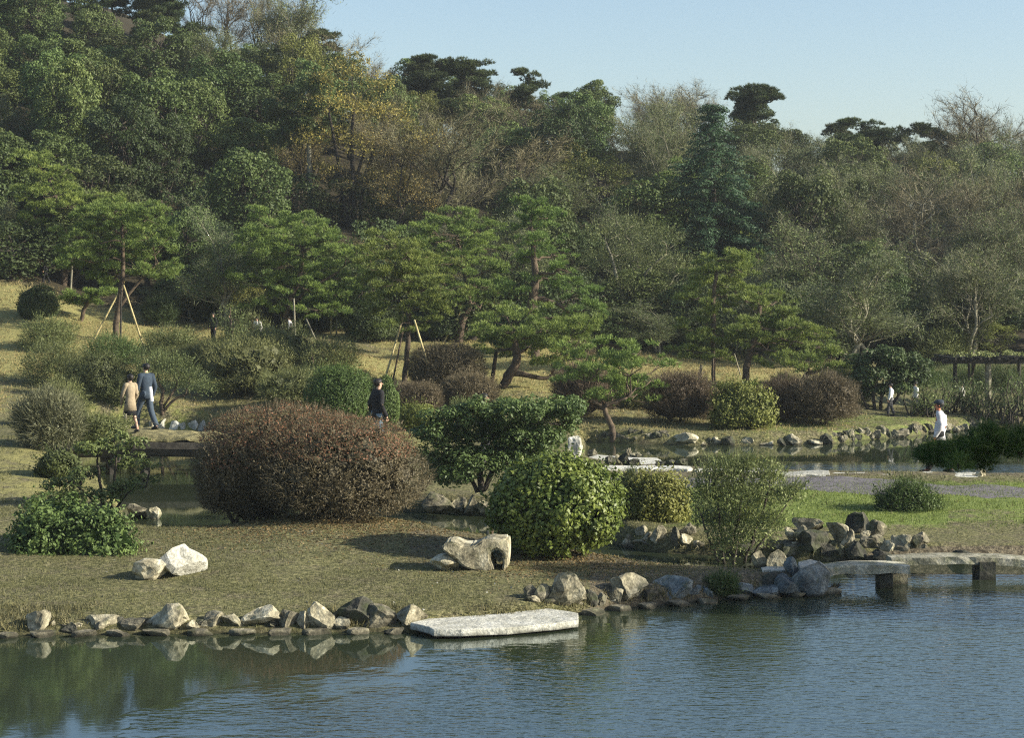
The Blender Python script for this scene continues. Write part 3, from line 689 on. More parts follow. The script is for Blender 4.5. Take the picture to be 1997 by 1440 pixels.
# small chips wedged between the bigger rocks of the near bank
for q, px in enumerate(sorted(np.random.default_rng(31).uniform(70, 1600, 38))):
    if 830 < px < 1010: continue
    yb = np.interp(px, [0, 300, 600, 800, 1030, 1140, 1300, 1450, 1600], [1236, 1232, 1230, 1226, 1180, 1186, 1174, 1166, 1158])-R.uniform(0, 14); ww = R.uniform(6, 13)
    rock(px-ww, px+ww, yb-R.uniform(8, 17), yb, '%s little chip of stone from the left, wedged among near shore rocks' % ordw(q), ['rockpale', 'rockmid', 'rockdark'][q % 3] if px < 1260 else 'rockblue', name='stone_chip', cat='stone', group='little stones wedged in the near shore')
for q, px in enumerate(sorted(np.random.default_rng(33).uniform(1220, 1800, 26))):
    if 1370 < px < 1450: continue
    yb = np.interp(px, [1220, 1360, 1500, 1800], [1068, 1068, 1072, 1074])-R.uniform(-8, 16); ww = R.uniform(6, 12)
    rock(px-ww, px+ww, yb-R.uniform(8, 17), yb, '%s little stone from the left in the piles behind the channel' % ordw(q), ['rockpale', 'rockmid', 'rockpale'][q % 3], name='stone_chip', cat='stone', group='little stones of the channel piles')
# ---------------------------------------------------------------- vegetation builders
def needle_pad(buf, c, r, th, rng, n=70, L=.13, wd=.022, tint=.5):
    a = rng.uniform(0, 2*np.pi, n); rr = np.sqrt(rng.uniform(0, 1, n))*r; up = rng.uniform(-.5, 1, n); tl = rng.normal(size=2)*.17
    hgt = th*np.sqrt(np.clip(1-(rr/r)**2, 0, 1))*up+rr*(np.cos(a)*tl[0]+np.sin(a)*tl[1])+rng.normal(size=n)*th*.15
    P = np.stack([c[0]+rr*np.cos(a), c[1]+rr*np.sin(a), c[2]+hgt], -1)
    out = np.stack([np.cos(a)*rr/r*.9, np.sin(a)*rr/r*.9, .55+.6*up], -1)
    t = np.clip(tint-.12+.42*up+rng.uniform(-.1, .1, n), 0, 1)  # light painted into the tint: pad tops bright, undersides dark
    k = 6
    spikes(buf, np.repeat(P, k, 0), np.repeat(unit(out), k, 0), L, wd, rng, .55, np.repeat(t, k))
def leaf_clump(buf, c, r, rng, n=120, size=.14, flat=.65, tint=.5, asp=.5, spread=.6):
    D = unit(rng.normal(size=(n, 3))+np.array([0, 0, .35])); rad = r*rng.uniform(.55, 1.0, n)**.6
    P = np.asarray(c)+D*rad[:, None]*np.array([1, 1, flat])
    leaves(buf, P, D+np.array([0, 0, .5]), size, asp, rng, spread, np.clip(tint+.15*D[:, 2], 0, 1))
def nearest_on(path, p, below=True):
    q = path.copy(); dd = np.linalg.norm(q-p, axis=1)+np.where(q[:, 2] > p[2]+.1, 2.0, 0); return int(np.argmin(dd))

def blobtree(name, label, cat, base, trunks, blobs, style='pine', leaf='pine', bark='barkred', d=None, dens=.66, pad=.25, group=None, seed=1, tints=.5, lsize=.13, depth=.6, needle=.13, basez=None, wdn=.022):
    rng = np.random.default_rng(seed)
    if d is None: bx, d, bz = hit(*base)
    else: bx, _, bz = W(base[0], base[1], d)
    if basez is not None: bz = basez
    k = d/F; O = np.array([bx, d, bz]); root = thing(name, label, cat, tuple(O), group)
    tb = Buf(); paths = []
    for tr in trunks:
        P = np.array([W(p[0], p[1], d+(p[3] if len(p) > 3 else 0)) for p in tr])-O; rad = np.array([p[2]*k for p in tr])
        if tr is trunks[0] or abs(P[0][2]) < .3: P[0][2] -= .12
        Q = smoothpath(P, 4); Q = Q+rng.normal(size=Q.shape)*.012; rq = np.interp(np.linspace(0, 1, len(Q)), np.linspace(0, 1, len(rad)), rad)
        tube(tb, Q, rq, 8); paths.append((Q, rq))
    AP = np.concatenate([p for p, _ in paths]); AR = np.concatenate([r for _, r in paths])
    cb = Buf(); cxs = [b_[0] for b_ in blobs]; half = (max(cxs)-min(cxs))*k/2+.3
    for (px, py, rx, ry) in blobs:
        c = W(px, py, d)-O; c[1] += rng.uniform(-1, 1)*half*depth; c = c*np.array([(d+c[1])/d, 1, 1])
        if c[1] != 0: c[2] = (H0-(py-YH)/F*(d+c[1]))-O[2]; c[0] = (px-CX)/F*(d+c[1])-O[0]
        rx *= k; ry *= k
        ia = nearest_on(AP, c); r0 = max(AR[ia]*.55, .018)
        lim = curve(AP[ia], c, 6, rng, .07, -.02); tube(tb, lim, np.linspace(r0, .014, 6), 5)
        if style == 'pine':
            rx *= 1.08; ry *= 1.2; n = max(3, int(rx*ry/(pad*pad*.30)*1.25*dens))
            for _ in range(n):
                v = rng.normal(size=3); v = v/np.linalg.norm(v)*rng.uniform(.15, 1.45)**.5
                pc = c+v*np.array([rx, max(rx*.8, .25), ry]); r = pad*rng.uniform(.5, 1.2)
                if rng.random() < .45: tube(tb, curve(lim[rng.integers(3, 6)], pc-np.array([0, 0, .03]), 4, rng, .08), [.016, .012, .009, .006], 4)
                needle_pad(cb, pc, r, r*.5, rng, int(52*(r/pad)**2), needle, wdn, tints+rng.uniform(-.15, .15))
        elif style == 'leaf':
            n = max(3, int(rx*ry/(pad*pad*.45)*2.2*dens))
            for _ in range(n):
                v = unit(rng.normal(size=3))*rng.uniform(.1, 1.2)**.5
                pc = c+v*np.array([rx, max(rx*.8, .2), ry]); r = pad*rng.uniform(.6, 1.2)
                if rng.random() < .4: tube(tb, curve(lim[rng.integers(3, 6)], pc, 4, rng, .08), [.012, .01, .007, .004], 4)
                leaf_clump(cb, pc, r, rng, int(46*(r/.2)**2*(.13/lsize)**1.2), lsize, .6, tints+rng.uniform(-.15, .15))
        else: # twig: hazy fine twigs with sparse leaves
            n = max(4, int(rx*ry*900*dens))
            v = unit(rng.normal(size=(n, 3)))*(rng.uniform(.0, 1, n)**.45)[:, None]
            P = c+v*np.array([rx, max(rx*.8, .2), ry])
            spikes(cb, P, unit(P-AP[0])*1.2+np.array([0, 0, .3]), .34, .012, rng, .45, .35)
            leaves(cb, np.repeat(P, 3, 0)+rng.normal(size=(3*n, 3))*.10, np.tile([0, -.2, .8], (3*n, 1)), lsize, .5, rng, .9, tints)
    tb.obj('trunk', M[bark], root, True); cb.obj('crown', M[leaf], root)
    return root

def dome(name, label, cat, px, base, w_, h_, leaf='box', d=None, dp=.85, n=14000, size=.06, asp=.55, lump=.12, lf=2.0, seed=1, twig=0, bottom=.45, spread=.55, group=None, core=True, tint=.5, stems=0, bark='bark', top_tint=None, lobes=None, pw=2.3, depth_=.16, twl=.16, extra=None, basez=None, shape=1.0, pitk=1.3, clus=None):
    """shrub: leaves and twigs filling the outer skin of a lumpy dome, with real depth and an inner fill of larger, darker leaves"""
    rng = np.random.default_rng(seed)
    if d is None: bx, d, bz = hit(px, base)
    else: bx, _, bz = W(px, base, d)
    if basez is not None: bz = basez
    k = d/F; w_ *= k; h_ *= k; O = (bx, d+w_*dp*.25, bz)
    root = thing(name, label, cat, O, group)
    LB_ = lobes or [(0, 0, 1, 1)]       # x offset, y offset, width scale, height scale
    cb = Buf(); sb = Buf(); eb_ = Buf()
    areas = np.array([l[2]*l[3] for l in LB_]); areas = areas/areas.sum()
    for li, (ox, oy, sw, sh) in enumerate(LB_):
        rx, ry, top = w_/2*sw, w_/2*dp*sw, h_*sh; zc = top*bottom; up = top-zc; dn = zc*.92
        def surf(D):
            t_ = np.where(D[:, 2] > 0, up, dn)
            a = (np.abs(D[:, 0])**pw+np.abs(D[:, 1])**pw+np.abs(D[:, 2])**pw)**(-1/pw)
            a = a*(1+lump*fbm(D*lf+seed, seed+li, 3)); S_ = np.stack([D[:, 0]*rx, D[:, 1]*ry, D[:, 2]*t_], -1)*a[:, None]
            return S_+np.array([ox*w_, oy*w_, zc])
        m = int(n*areas[li]); D = unit(rng.normal(size=(m, 3))); D = D[(D[:, 2] > -.8)]; D = D[(D[:, 1] < .35) | (rng.random(len(D)) < .6)]
        t = 1-np.abs(rng.normal(size=len(D)))*depth_; P = surf(D); C0 = np.array([ox*w_, oy*w_, zc]); P = C0+(P-C0)*t[:, None]
        if shape != 1: P[:, :2] = C0[:2]+(P[:, :2]-C0[:2])*(1+(shape-1)*(P[:, 2:3]/top))
        pit = vnoise(P*(1.1/size*.16)+seed, seed+9)        # sprays standing proud, gaps between
        P = P+D*(pit*size*pitk)[:, None]
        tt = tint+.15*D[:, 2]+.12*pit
        Nn = D+np.array([0, 0, .25])
        if clus:
            kq, rq = clus; sel = rng.permutation(len(P))[:max(8, len(P)//kq)]; Pc = P[sel]; off = rng.normal(size=(len(sel), kq, 3))*rq*rng.uniform(.6, 1.3, (len(sel), 1, 1))
            Dc = D[sel]; P = (Pc[:, None]+off).reshape(-1, 3); Nn = (Dc[:, None]*1.0+off/rq*.8+np.array([0, 0, .3])).reshape(-1, 3)
            outw = (off*Dc[:, None]).sum(-1)/rq
            tt = (tint+.12*Dc[:, 2:3]+.16*outw+rng.uniform(-.14, .14, (len(sel), 1))).reshape(-1); D = np.repeat(Dc, kq, 0)
        msk = rng.random(len(P)) < twig
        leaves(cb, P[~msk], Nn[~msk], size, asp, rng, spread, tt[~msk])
        spikes(cb, P[msk], D[msk]*.9+np.array([0, 0, .45]), twl, size*.22, rng, .45, tt[msk])
        if extra:
            mt, frac, zmin = extra
            q = (D[:, 2] > zmin) & (rng.random(len(D)) < frac)
            leaves(eb_, P[q]+D[q]*size*.6, Nn[q], size*.9, asp, rng, spread, .6)
        ns = int(70*sw*w_); Ds = unit(rng.normal(size=(ns, 3))+np.array([0, -.2, .35])); Ps = surf(Ds)*.97; spikes(cb, Ps, Ds*.8+np.array([0, 0, .5]), .20, .012, rng, .4, tint); Pl = np.repeat(Ps, 5, 0)+np.repeat(Ds*.8+np.array([0, 0, .5]), 5, 0)*rng.uniform(.03, .2, (ns*5, 1))
        leaves(cb, Pl, np.repeat(Ds, 5, 0), size, asp, rng, .9, tint)
        if core:
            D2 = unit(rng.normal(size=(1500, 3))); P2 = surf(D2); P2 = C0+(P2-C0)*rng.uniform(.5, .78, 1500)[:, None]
            leaves(cb, P2, D2, min(.30, w_*.16), .8, rng, .5, .0)  # inner fill: larger leaves at the darkest tint, closing see-through gaps
        for s in range(stems):
            a = rng.uniform(0, 2*np.pi); q = rng.uniform(.25, .75)
            p0 = np.array([ox*w_+math.cos(a)*rx*.18, oy*w_+math.sin(a)*ry*.18, -.08]); p1 = np.array([ox*w_+math.cos(a)*rx*q, oy*w_+math.sin(a)*ry*q, zc+up*.3*rng.random()])
            tube(sb, curve(p0, p1, 5, rng, .07), np.linspace(.03, .012, 5)*(1+w_*.12), 5)
    if not stems: tube(sb, [(0, 0, -.1), (0, 0, h_*.3), (.02, 0, h_*.55)], [.05, .04, .02], 6)
    sb.obj('stem', M[bark], root, True); cb.obj('foliage', M[leaf], root)
    if extra: eb_.obj('young_shoots', M[extra[0]], root)
    return root

# ---- archetypes of the wooded hill (built once, mesh data shared)
def arch_broad(seed, H=7., Wd=5., nclump=95, lsize=.17, per=150, flat=.62, lo=.22):
    rng = np.random.default_rng(seed); tb = Buf(); cb = Buf()
    top = np.array([rng.normal()*.4, rng.normal()*.3, H*.72]); tr = curve((0, 0, -.4), top, 7, rng, .05); tube(tb, tr, np.linspace(.22, .07, 7), 7)
    for _ in range(nclump):
        v = unit(rng.normal(size=3)); v *= rng.uniform(.45, 1)**.5
        z = H*(lo+(1-lo)*.5)+v[2]*H*(1-lo)*.46; sh = 1-.28*max(0, -v[2])
        c = np.array([v[0]*Wd*.44*sh, v[1]*Wd*.44*sh, z]); c += rng.normal(size=3)*.18
        if rng.random() < .5: ia = rng.integers(2, 7); tube(tb, curve(tr[ia], c, 5, rng, .09), np.linspace(.06, .015, 5), 4)
        leaf_clump(cb, c, rng.uniform(.42, .85), rng, per, lsize, flat, rng.uniform(.3, .7), .55, .7)
    return tb, cb
def arch_bare(seed, H=8., Wd=5., leafy=0, twigs=24, fan=.6, up=.5):
    rng = np.random.default_rng(seed); tb = Buf(); cb = Buf()
    nst = rng.integers(2, 4); TP = []; TDir = []
    for s in range(nst):
        a = rng.uniform(0, 2*np.pi); lean = rng.uniform(.03, .22)
        p0 = np.array([math.cos(a)*.12, math.sin(a)*.12, -.3]); p1 = np.array([math.cos(a)*lean*H*.6, math.sin(a)*lean*H*.6, H*rng.uniform(.5, .68)])
        st = curve(p0, p1, 8, rng, .03); tube(tb, st, np.linspace(.13, .05, 8), 6)
        for l in range(8):
            i = rng.integers(2, 8); b = rng.uniform(0, 2*np.pi); el = rng.uniform(.35, 1.15)
            L = H*rng.uniform(.22, .42); dr = np.array([math.cos(b)*math.cos(el)*fan*1.5, math.sin(b)*math.cos(el)*fan*1.5, math.sin(el)*(.6+up)]); dr = unit(dr)
            q = curve(st[i], st[i]+dr*L, 6, rng, .06, .03); tube(tb, q, np.linspace(.045, .014, 6), 4)
            for m in range(6):
                j = rng.integers(2, 6); d2 = unit(dr+rng.normal(size=3)*.55+np.array([0, 0, .25])); L2 = L*rng.uniform(.3, .6)
                q2 = curve(q[j], q[j]+d2*L2, 4, rng, .07); tube(tb, q2, [.016, .012, .009, .006], 3)
                t = rng.uniform(.2, 1, twigs); ii = t*3; i0 = np.minimum(ii.astype(int), 2); P = q2[i0]+(q2[i0+1]-q2[i0])*(ii-i0)[:, None]
                TP.append(P); TDir.append(np.repeat(d2[None], twigs, 0))
    P = np.concatenate(TP); Dd = np.concatenate(TDir)
    spikes(cb, P, Dd, .55, .020, rng, .5, None)
    for q_ in range(2): P2 = P+Dd*.2+rng.normal(size=P.shape)*.24; spikes(cb, P2, Dd, .40, .017, rng, .8, None)
    lb = None
    if leafy:
        lb = Buf(); q = rng.random(len(P)) < min(leafy, 1); PL = np.repeat(P[q], max(1, int(leafy)), 0); PL = PL+rng.normal(size=PL.shape)*.24; leaves(lb, PL, np.tile([0, 0, 1.], (len(PL), 1)), .12, .5, rng, 1.0)
    return tb, cb, lb
def arch_ridgepine(seed, H=7., Wd=4.):
    rng = np.random.default_rng(seed); tb = Buf(); cb = Buf()
    pts = [(0, 0, -.4)]; x = y = 0
    for z in np.linspace(.15, .93, 7)*H: x += rng.normal()*.22; y += rng.normal()*.2; pts.append((x, y, z))
    tr = smoothpath(pts, 3); tube(tb, tr, np.linspace(.17, .04, len(tr)), 7)
    for b in range(15):
        f = rng.uniform(.42, 1) if b < 11 else rng.uniform(.3, .5); i = int(f*(len(tr)-1)); a = rng.uniform(0, 2*np.pi); L = Wd*.5*rng.uniform(.45, 1.05)*(1.2-f*.55)
        e = tr[i]+np.array([math.cos(a)*L, math.sin(a)*L, rng.uniform(.0, .5)]); br_ = curve(tr[i], e, 6, rng, .09, .06); tube(tb, br_, np.linspace(.055, .018, 6), 5)
        for _ in range(8):
            c = br_[rng.integers(3, 6)]+rng.normal(size=3)*np.array([.36, .36, .13])+np.array([0, 0, .08])
            needle_pad(cb, c, rng.uniform(.28, .5), .2, rng, 60, .19, .045, rng.uniform(.3, .7))
    for _ in range(10): needle_pad(cb, tr[-1]+rng.normal(size=3)*np.array([.5, .5, .18]), .42, .2, rng, 60, .19, .045, .6)
    return tb, cb
def arch_conifer(seed, H=11., Wd=8.):
    rng = np.random.default_rng(seed); tb = Buf(); cb = Buf(); tube(tb, [(0, 0, -.4), (0, 0, H*.5), (0, 0, H*.96)], [.28, .17, .03], 8)
    for z in np.arange(.16, .985, .046):
        R_ = Wd*.5*(1-z)**.72*(1.0 if z > .25 else .8); nb = int(5+7*(1-z))
        for b in range(nb):
            a = 2*np.pi*(b+rng.random())/nb; L = R_*rng.uniform(.5, 1.22); p0 = np.array([0, 0, z*H]); p1 = np.array([math.cos(a)*L, math.sin(a)*L, z*H-L*.22])
            q = curve(p0, p1, 6, rng, .03, .1); tube(tb, q, np.linspace(.04, .01, 6), 3)
            for i in np.linspace(.35, 1, max(3, int(L/.33))):
                c = q[0]+(q[-1]-q[0])*i; c[2] = np.interp(i, np.linspace(0, 1, 6), q[:, 2]); leaf_clump(cb, c+rng.normal(size=3)*.1, .42, rng, 60, .17, .4, .3+.5*rng.random(), .35, .5)
    return tb, cb
ARC = {}
def reg(key, bufs, mats):
    ms = []
    for b_, (nm, m) in zip(bufs, mats):
        if b_ is not None: ms.append((nm, b_.mesh(nm, M[m], nm == 'trunk')))
    ARC.setdefault(key, []).append(ms)
for s in range(4):
    t, c = arch_broad(20+s, 7, 5); reg('E', (t, c), (('trunk', 'bark'), ('crown', 'ever')))
    ARC.setdefault('D', []).append([ARC['E'][-1][0], ('crown', ARC['E'][-1][1][1].copy())]); ARC['D'][-1][1][1].materials[0] = M['dark']
for s in range(2):
    t, c = arch_broad(40+s, 7, 5, 70, .14, 120, .7); reg('G', (t, c), (('trunk', 'bark'), ('crown', 'ygreen')))
for s in range(3):
    t, c, l = arch_bare(60+s, 8, 5, 0); reg('B', (t, c), (('trunk', 'barkpale' if s == 1 else 'bark'), ('twigs', 'brown')))
    t, c, l = arch_bare(70+s, 8, 5, 3.0, 20); reg('K', (t, c, l), (('trunk', 'barkpale' if s != 1 else 'bark'), ('twigs', 'ashtwig'), ('leaves', 'grey')))
for s in range(2):
    t, c, l = arch_bare(80+s, 9, 6, 3.0, 16, .7, .5); reg('Y', (t, c, l), (('trunk', 'bark'), ('twigs', 'brown'), ('leaves', 'yellow')))
for s in range(4): reg('P', arch_ridgepine(90+s), (('trunk', 'bark'), ('crown', 'ridge')))
reg('C', arch_conifer(97), (('trunk', 'bark'), ('crown', 'conif')))
for s in range(2): # undergrowth
    t, c = arch_broad(110+s, 2.4, 3.2, 30, .15, 110, .7, .05); reg('U', (t, c), (('trunk', 'bark'), ('crown', 'dark')))
SIZE = {'E': (7, 5), 'D': (7, 5), 'G': (7, 5), 'B': (8, 5.2), 'K': (8, 5.2), 'Y': (9, 6.2), 'P': (7, 4), 'C': (11, 8), 'U': (2.4, 3.2)}
KN = {'E': ('broadleaf_tree', 'tree', 'mid-green broadleaf evergreen'), 'D': ('broadleaf_tree', 'tree', 'dark green broadleaf evergreen'), 'G': ('leafy_tree', 'tree', 'yellow-green leafy tree'),
      'B': ('bare_tree', 'tree', 'bare brown-twigged tree'), 'K': ('twiggy_tree', 'tree', 'hazy grey-green twiggy tree'), 'Y': ('autumn_tree', 'tree', 'thin yellow-leaved tree'),
      'P': ('pine_tree', 'tree', 'dark flat-topped pine'), 'C': ('conifer_tree', 'tree', 'dark layered conifer'), 'U': ('undergrowth_bush', 'bush', 'dark low bush')}
HILL = []
def plant(kind, x, y, h, wd, label=None, var=None, rz=None, z=None, name=None):
    v = ARC[kind]; ms = v[int(R.integers(len(v))) if var is None else var % len(v)]; SH, SW = SIZE[kind]
    root = thing(name or KN[kind][0], label or '', KN[kind][1], (x, y, gz(x, y) if z is None else z), None, R.uniform(0, 6.28) if rz is None else rz)
    root.scale = (wd/SW, wd/SW, h/SH)
    for nm, me_ in ms: link(nm, me_, root)
    if label is None: HILL.append((kind, x, y, h, root))
    return root
SKX = [-400,-200,300,600,650,690,730,770,800,860,900,960,1000,1080,1150,1230,1300,1340,1400,1450,1490,1540,1570,1600,1640,1700,1740,1780,1830,1860,1900,1930,2100,2400]
SKY_ = [-120,-100,-70,-30,40,90,125,150,115,105,118,142,146,160,158,172,162,152,190,168,200,250,262,240,238,255,270,248,250,262,220,205,210,230]
def skyl(px): return np.interp(px, SKX, SKY_)
FEAT = [ # kind, centre px, top py, base py, width px, label
 ('Y', 770, 230, 470, 190, 'smaller yellow-tinged thin tree right of the tall yellow one'),
 ('B', 860, 190, 480, 270, 'wide fan of bare brown branches right of the yellow tree'),
 ('B', 985, 230, 470, 240, 'bare brown tree with slanting branches below the crest'),
 ('G', 1165, 300, 470, 170, 'bright yellow-green leafy tree left of the big dark conifer'),
 ('G', 1090, 260, 430, 130, 'duller yellow-green tree above the bright yellow-green one'),
 ('C', 1390, 186, 560, 310, 'big dark blue-green conifer standing out on the hill'),
 ('K', 1560, 420, 650, 230, 'grey twiggy tree right of the big dark conifer'),
 ('K', 1670, 500, 720, 230, 'low grey-green twiggy tree behind the dark leafy bush'),
 ('B', 1795, 320, 600, 250, 'fan of upright bare stems at right of the hill'),
 ('K', 1890, 470, 715, 210, 'ash-grey twiggy tree with pale stems behind the pergola'),
 ('D', 1645, 320, 500, 110, 'small dark tree with a crooked trunk on the right slope'),
 ('K', 440, 430, 640, 170, 'greyish twiggy tree between the first two garden pines'),
 ('K', 1000, 400, 640, 170, 'dim grey-green tree behind the central garden pines')]
fx = []
for (kd, px, tp, bs, wp, lb_) in FEAT:
    x, d, z = hit(px, bs, False); k = d/F; fx.append((px, tp, bs, wp, d))
    plant(kd, x, d, (bs-tp)*k, wp*k, lb_, z=z-.1)
def zone(px, py, rng):
    r = rng.random()
    if px < 560: return 'E' if r < .72 else ('D' if r < .9 else 'K')
    if px < 860: return ('E' if r < .5 else 'B' if r < .66 else 'Y' if r < .85 else 'G') if py > 150 else ('P' if r < .5 else 'E')
    if px < 1120: return 'B' if r < .45 else 'D' if r < .58 else 'E' if r < .85 else 'K'
    if px < 1300: return 'G' if r < .3 else 'K' if r < .5 else 'E' if r < .9 else 'B'
    if px < 1500: return 'K' if r < .45 else 'B' if r < .55 else 'E' if r < .8 else 'D'
    return 'K' if r < .5 else 'G' if r < .65 else 'B' if r < .72 else 'E' if r < .88 else 'D'
rg = np.random.default_rng(5)
for (px, bs, wp, tp) in ((690, 452, 300, 96), (1235, 655, 240, 410), (603, 440, 130, 190), (405, 330, 150, 180)):
    x, d, z = hit(px, bs, False); fx.append((px, tp, bs, wp, d))
for d in (80, 85, 90, 96, 102, 108, 114):
    st = 2.55 if d < 100 else 2.8
    for x in np.arange(-.295*d, .295*d, st):
        xx = x+rg.uniform(-1, 1); dd = d+rg.uniform(-1.8, 1.8); px = CX+F*xx/dd; z = gz(xx, dd); h = rg.uniform(3.8, 6.4)*(1 if px > 900 else 1.12); wd = rg.uniform(3.1, 4.7)
        if d <= 80: h *= .6; wd *= .8
        tp = YH+F*(H0-z-h)/dd; bs = YH+F*(H0-z)/dd
        if tp < skyl(px)+12: h = max(2.5, H0-z-(skyl(px)+12-YH)*dd/F)
        if h < 2.6 and tp < skyl(px): continue
        if any(dd < f[4]+1 and abs(px-f[0]) < f[3]*.42 and tp < f[2]-60 for f in fx):
            if rg.random() < .6 or abs(px-1390) < 150 or abs(px-700) < 130 or abs(px-1235) < 90: continue
        plant(zone(px, (tp+bs)/2, rg), xx, dd, h, wd, z=z-.1)
# crest rows reach the skyline
for d, st in ((120, 2.9), (124, 3.2)):
    for x in np.arange(-.29*d, .29*d, st):
        xx = x+rg.uniform(-.8, .8); dd = d+rg.uniform(-1, 1); px = CX+F*xx/dd; z = gz(xx, dd); tgt = skyl(px)+rg.uniform(-8, 16 if d == 124 else 30)
        h = H0-z-(tgt-YH)*dd/F; h = np.clip(h, 2.2, 12)
        r = rg.random()
        if px < 340: kd = 'E' if r < .7 else 'P'
        elif px < 720: kd = 'P' if r < .45 else 'K' if r < .7 else 'B'
        elif px < 780: kd = 'G' if r < .5 else 'K'
        elif px < 1120: kd = 'P' if r < .5 else 'D' if r < .75 else 'E'
        elif px < 1250: kd = 'E' if r < .5 else 'P'
        elif px < 1420: kd = 'B'
        elif px < 1560: kd = 'P' if r < .45 else 'D' if r < .75 else 'K'
        elif px < 1860: kd = 'P' if r < .5 else 'K'
        else: kd = 'B'
        plant(kd, xx, dd, h, np.clip(h*.62, 2.6, 4.6), z=z-.1)
for kd, px, tp, wp, lb_ in [('P', 1655, 226, 120, 'wind-shaped dark pine leaning left on the right-hand skyline'), ('P', 1718, 250, 90, 'small dark pine right of the wind-shaped one on the skyline'),
    ('P', 1797, 236, 110, 'umbrella-headed pine with bare stems showing against the sky'), ('B', 1905, 172, 190, 'tall crooked bare tree at the right end of the skyline'),
    ('P', 1015, 128, 80, 'ragged pine with a broken snag top at the middle of the skyline'), ('P', 828, 102, 130, 'dark crowned pine, highest point of the middle skyline'), ('P', 925, 112, 110, 'dark flat-headed pine right of the highest middle one'),
    ('B', 1345, 148, 150, 'bare dense-twigged tree fanning against the sky above the conifer'), ('P', 1465, 164, 110, 'rounded dark pine with stems showing, above the conifer'), ('B', 640, 30, 150, 'bare tree reaching over the sky gap at the upper left')]:
    d = 117.5; xx = (px-CX)/F*d; z = gz(xx, d); plant(kd, xx, d, H0-z-(tp-YH)*d/F, wp*d/F*1.25, lb_, z=z-.1)
# undergrowth at the foot of the wood
for d in (76.5, 79, 83, 88, 93):
    for x in np.arange(-.29*d, .29*d, 2.1):
        xx = x+rg.uniform(-.9, .9); dd = d+rg.uniform(-1, 1); px = CX+F*xx/dd
        if 90 < px < 320 and dd < 81: continue
        plant('U' if rg.random() < .7 else ('G' if rg.random() < .3 else 'K'), xx, dd, rg.uniform(1.3, 2.6), rg.uniform(2.2, 3.6))
BELT = [(82, 'below the wood', 'trees at the foot of the wooded hill'), (93, 'low on the hill', 'trees on the lower slope'), (105, 'mid hill', 'trees on the middle slope'), (117, 'high on the hill', 'trees on the upper slope'), (999, 'on the crest', 'trees along the crest')]
grp = {}
for (kd, x, y, h, o) in HILL:
    bi = next(i for i, b_ in enumerate(BELT) if y < b_[0]); nm = KN[kd][2]+(' sapling' if h < 3 and kd not in 'UP' else '')
    grp.setdefault((bi, nm), []).append((x/y, o))
for (bi, nm), L in grp.items():
    L.sort(key=lambda q: q[0])
    for i, (_, o) in enumerate(L):
        o['label'] = '%s %s from the left %s' % (ordw(i), nm, BELT[bi][1]); o['group'] = BELT[bi][2]
# ---------------------------------------------------------------- garden pines (each shaped after its own crown)
GP = 'cloud-pruned pines on the far bank'
def pine(label, base, trunks, blobs, **k):
    return blobtree('garden_pine', label, 'pine tree', base, trunks, blobs, group=GP, **k)
pine('light green pine held by the first bamboo tripod, at left', (224,664), [[(224,664,6),(228,620,6),(236,570,5),(240,510,4),(238,440,3)], [(232,600,4),(262,560,3),(300,520,2)]],
     [(236,412,62,20),(290,425,35,18),(190,430,55,22),(300,455,50,20),(240,455,70,20),(150,462,45,20),(215,490,80,20),(310,490,40,18),(265,520,60,18),(180,520,55,18),(320,525,38,16),(215,545,50,12),(150,500,40,16)], seed=11)
pine('yellow-green pine at the left edge above the straw slope', (124,556), [[(124,556,7),(126,525,7),(130,480,5),(120,420,4),(95,350,3)]],
     [(72,312,40,14),(95,345,50,16),(75,380,45,16),(120,375,50,16),(150,405,50,16),(95,420,50,18),(175,385,45,16),(215,395,45,14),(60,450,40,16),(120,455,40,14)], seed=12)
pine('small leaning pine with one dark pad on the straw slope', (156,628), [[(156,628,4),(163,606,4),(171,590,3),(180,574,3)]], [(166,585,30,8),(195,572,26,8),(145,580,20,7)], seed=13, dens=1.4, pad=.22)
pine('broad bright pine with white props beside the bending man', (546,656), [[(546,656,6),(556,625,6),(566,585,5),(584,540,5),(590,480,3)], [(562,600,4),(610,560,3),(660,530,2)]],
     [(590,435,52,20),(540,455,50,20),(505,430,24,20),(640,470,46,20),(595,485,70,20),(505,485,40,20),(680,505,42,18),(560,520,70,20),(640,530,55,20),(700,545,30,18),(500,540,50,20),(600,565,70,20),(680,580,40,16),(545,590,60,18),(620,605,50,14)], seed=14)
pine('pine with a straight pale trunk inside the middle bamboo tripod', (788,748), [[(788,748,5),(793,690,5),(797,640,5),(797,560,4),(796,500,3)]],
     [(796,492,50,16),(760,470,40,16),(830,520,55,18),(760,520,55,18),(730,500,35,16),(800,550,70,18),(740,555,42,18),(860,560,45,18),(790,585,65,18),(840,605,50,16),(745,600,40,14),(800,630,60,12)], seed=15)
pine('tall spreading pine with a thick split trunk behind the maroon mound', (893,670), [[(893,670,8),(902,625,7),(915,595,6),(908,540,5),(895,480,3)], [(905,610,5),(880,570,3),(850,540,2)]],
     [(880,428,58,16),(935,445,42,16),(835,445,45,16),(890,460,70,16),(945,485,45,16),(850,490,55,16),(900,510,60,18),(965,525,40,16),(840,540,40,16),(930,560,55,16),(880,575,50,16),(965,590,40,14)], seed=16)
pine('dark-trunked pine with pads down to the right, centre of the bank', (1046,700), [[(1046,700,9),(1040,640,9),(1038,590,10),(1044,545,8),(1040,490,5),(1034,430,3)], [(1042,580,6),(1080,590,4),(1110,610,3)]],
     [(1042,402,40,14),(1068,425,34,14),(1030,440,40,16),(1055,470,50,16),(1085,500,36,14),(1020,500,30,14),(1110,530,30,16),(1075,545,40,14),(1125,570,30,14),(1010,560,36,14),(1150,605,34,14),(1090,620,45,12)], seed=17)
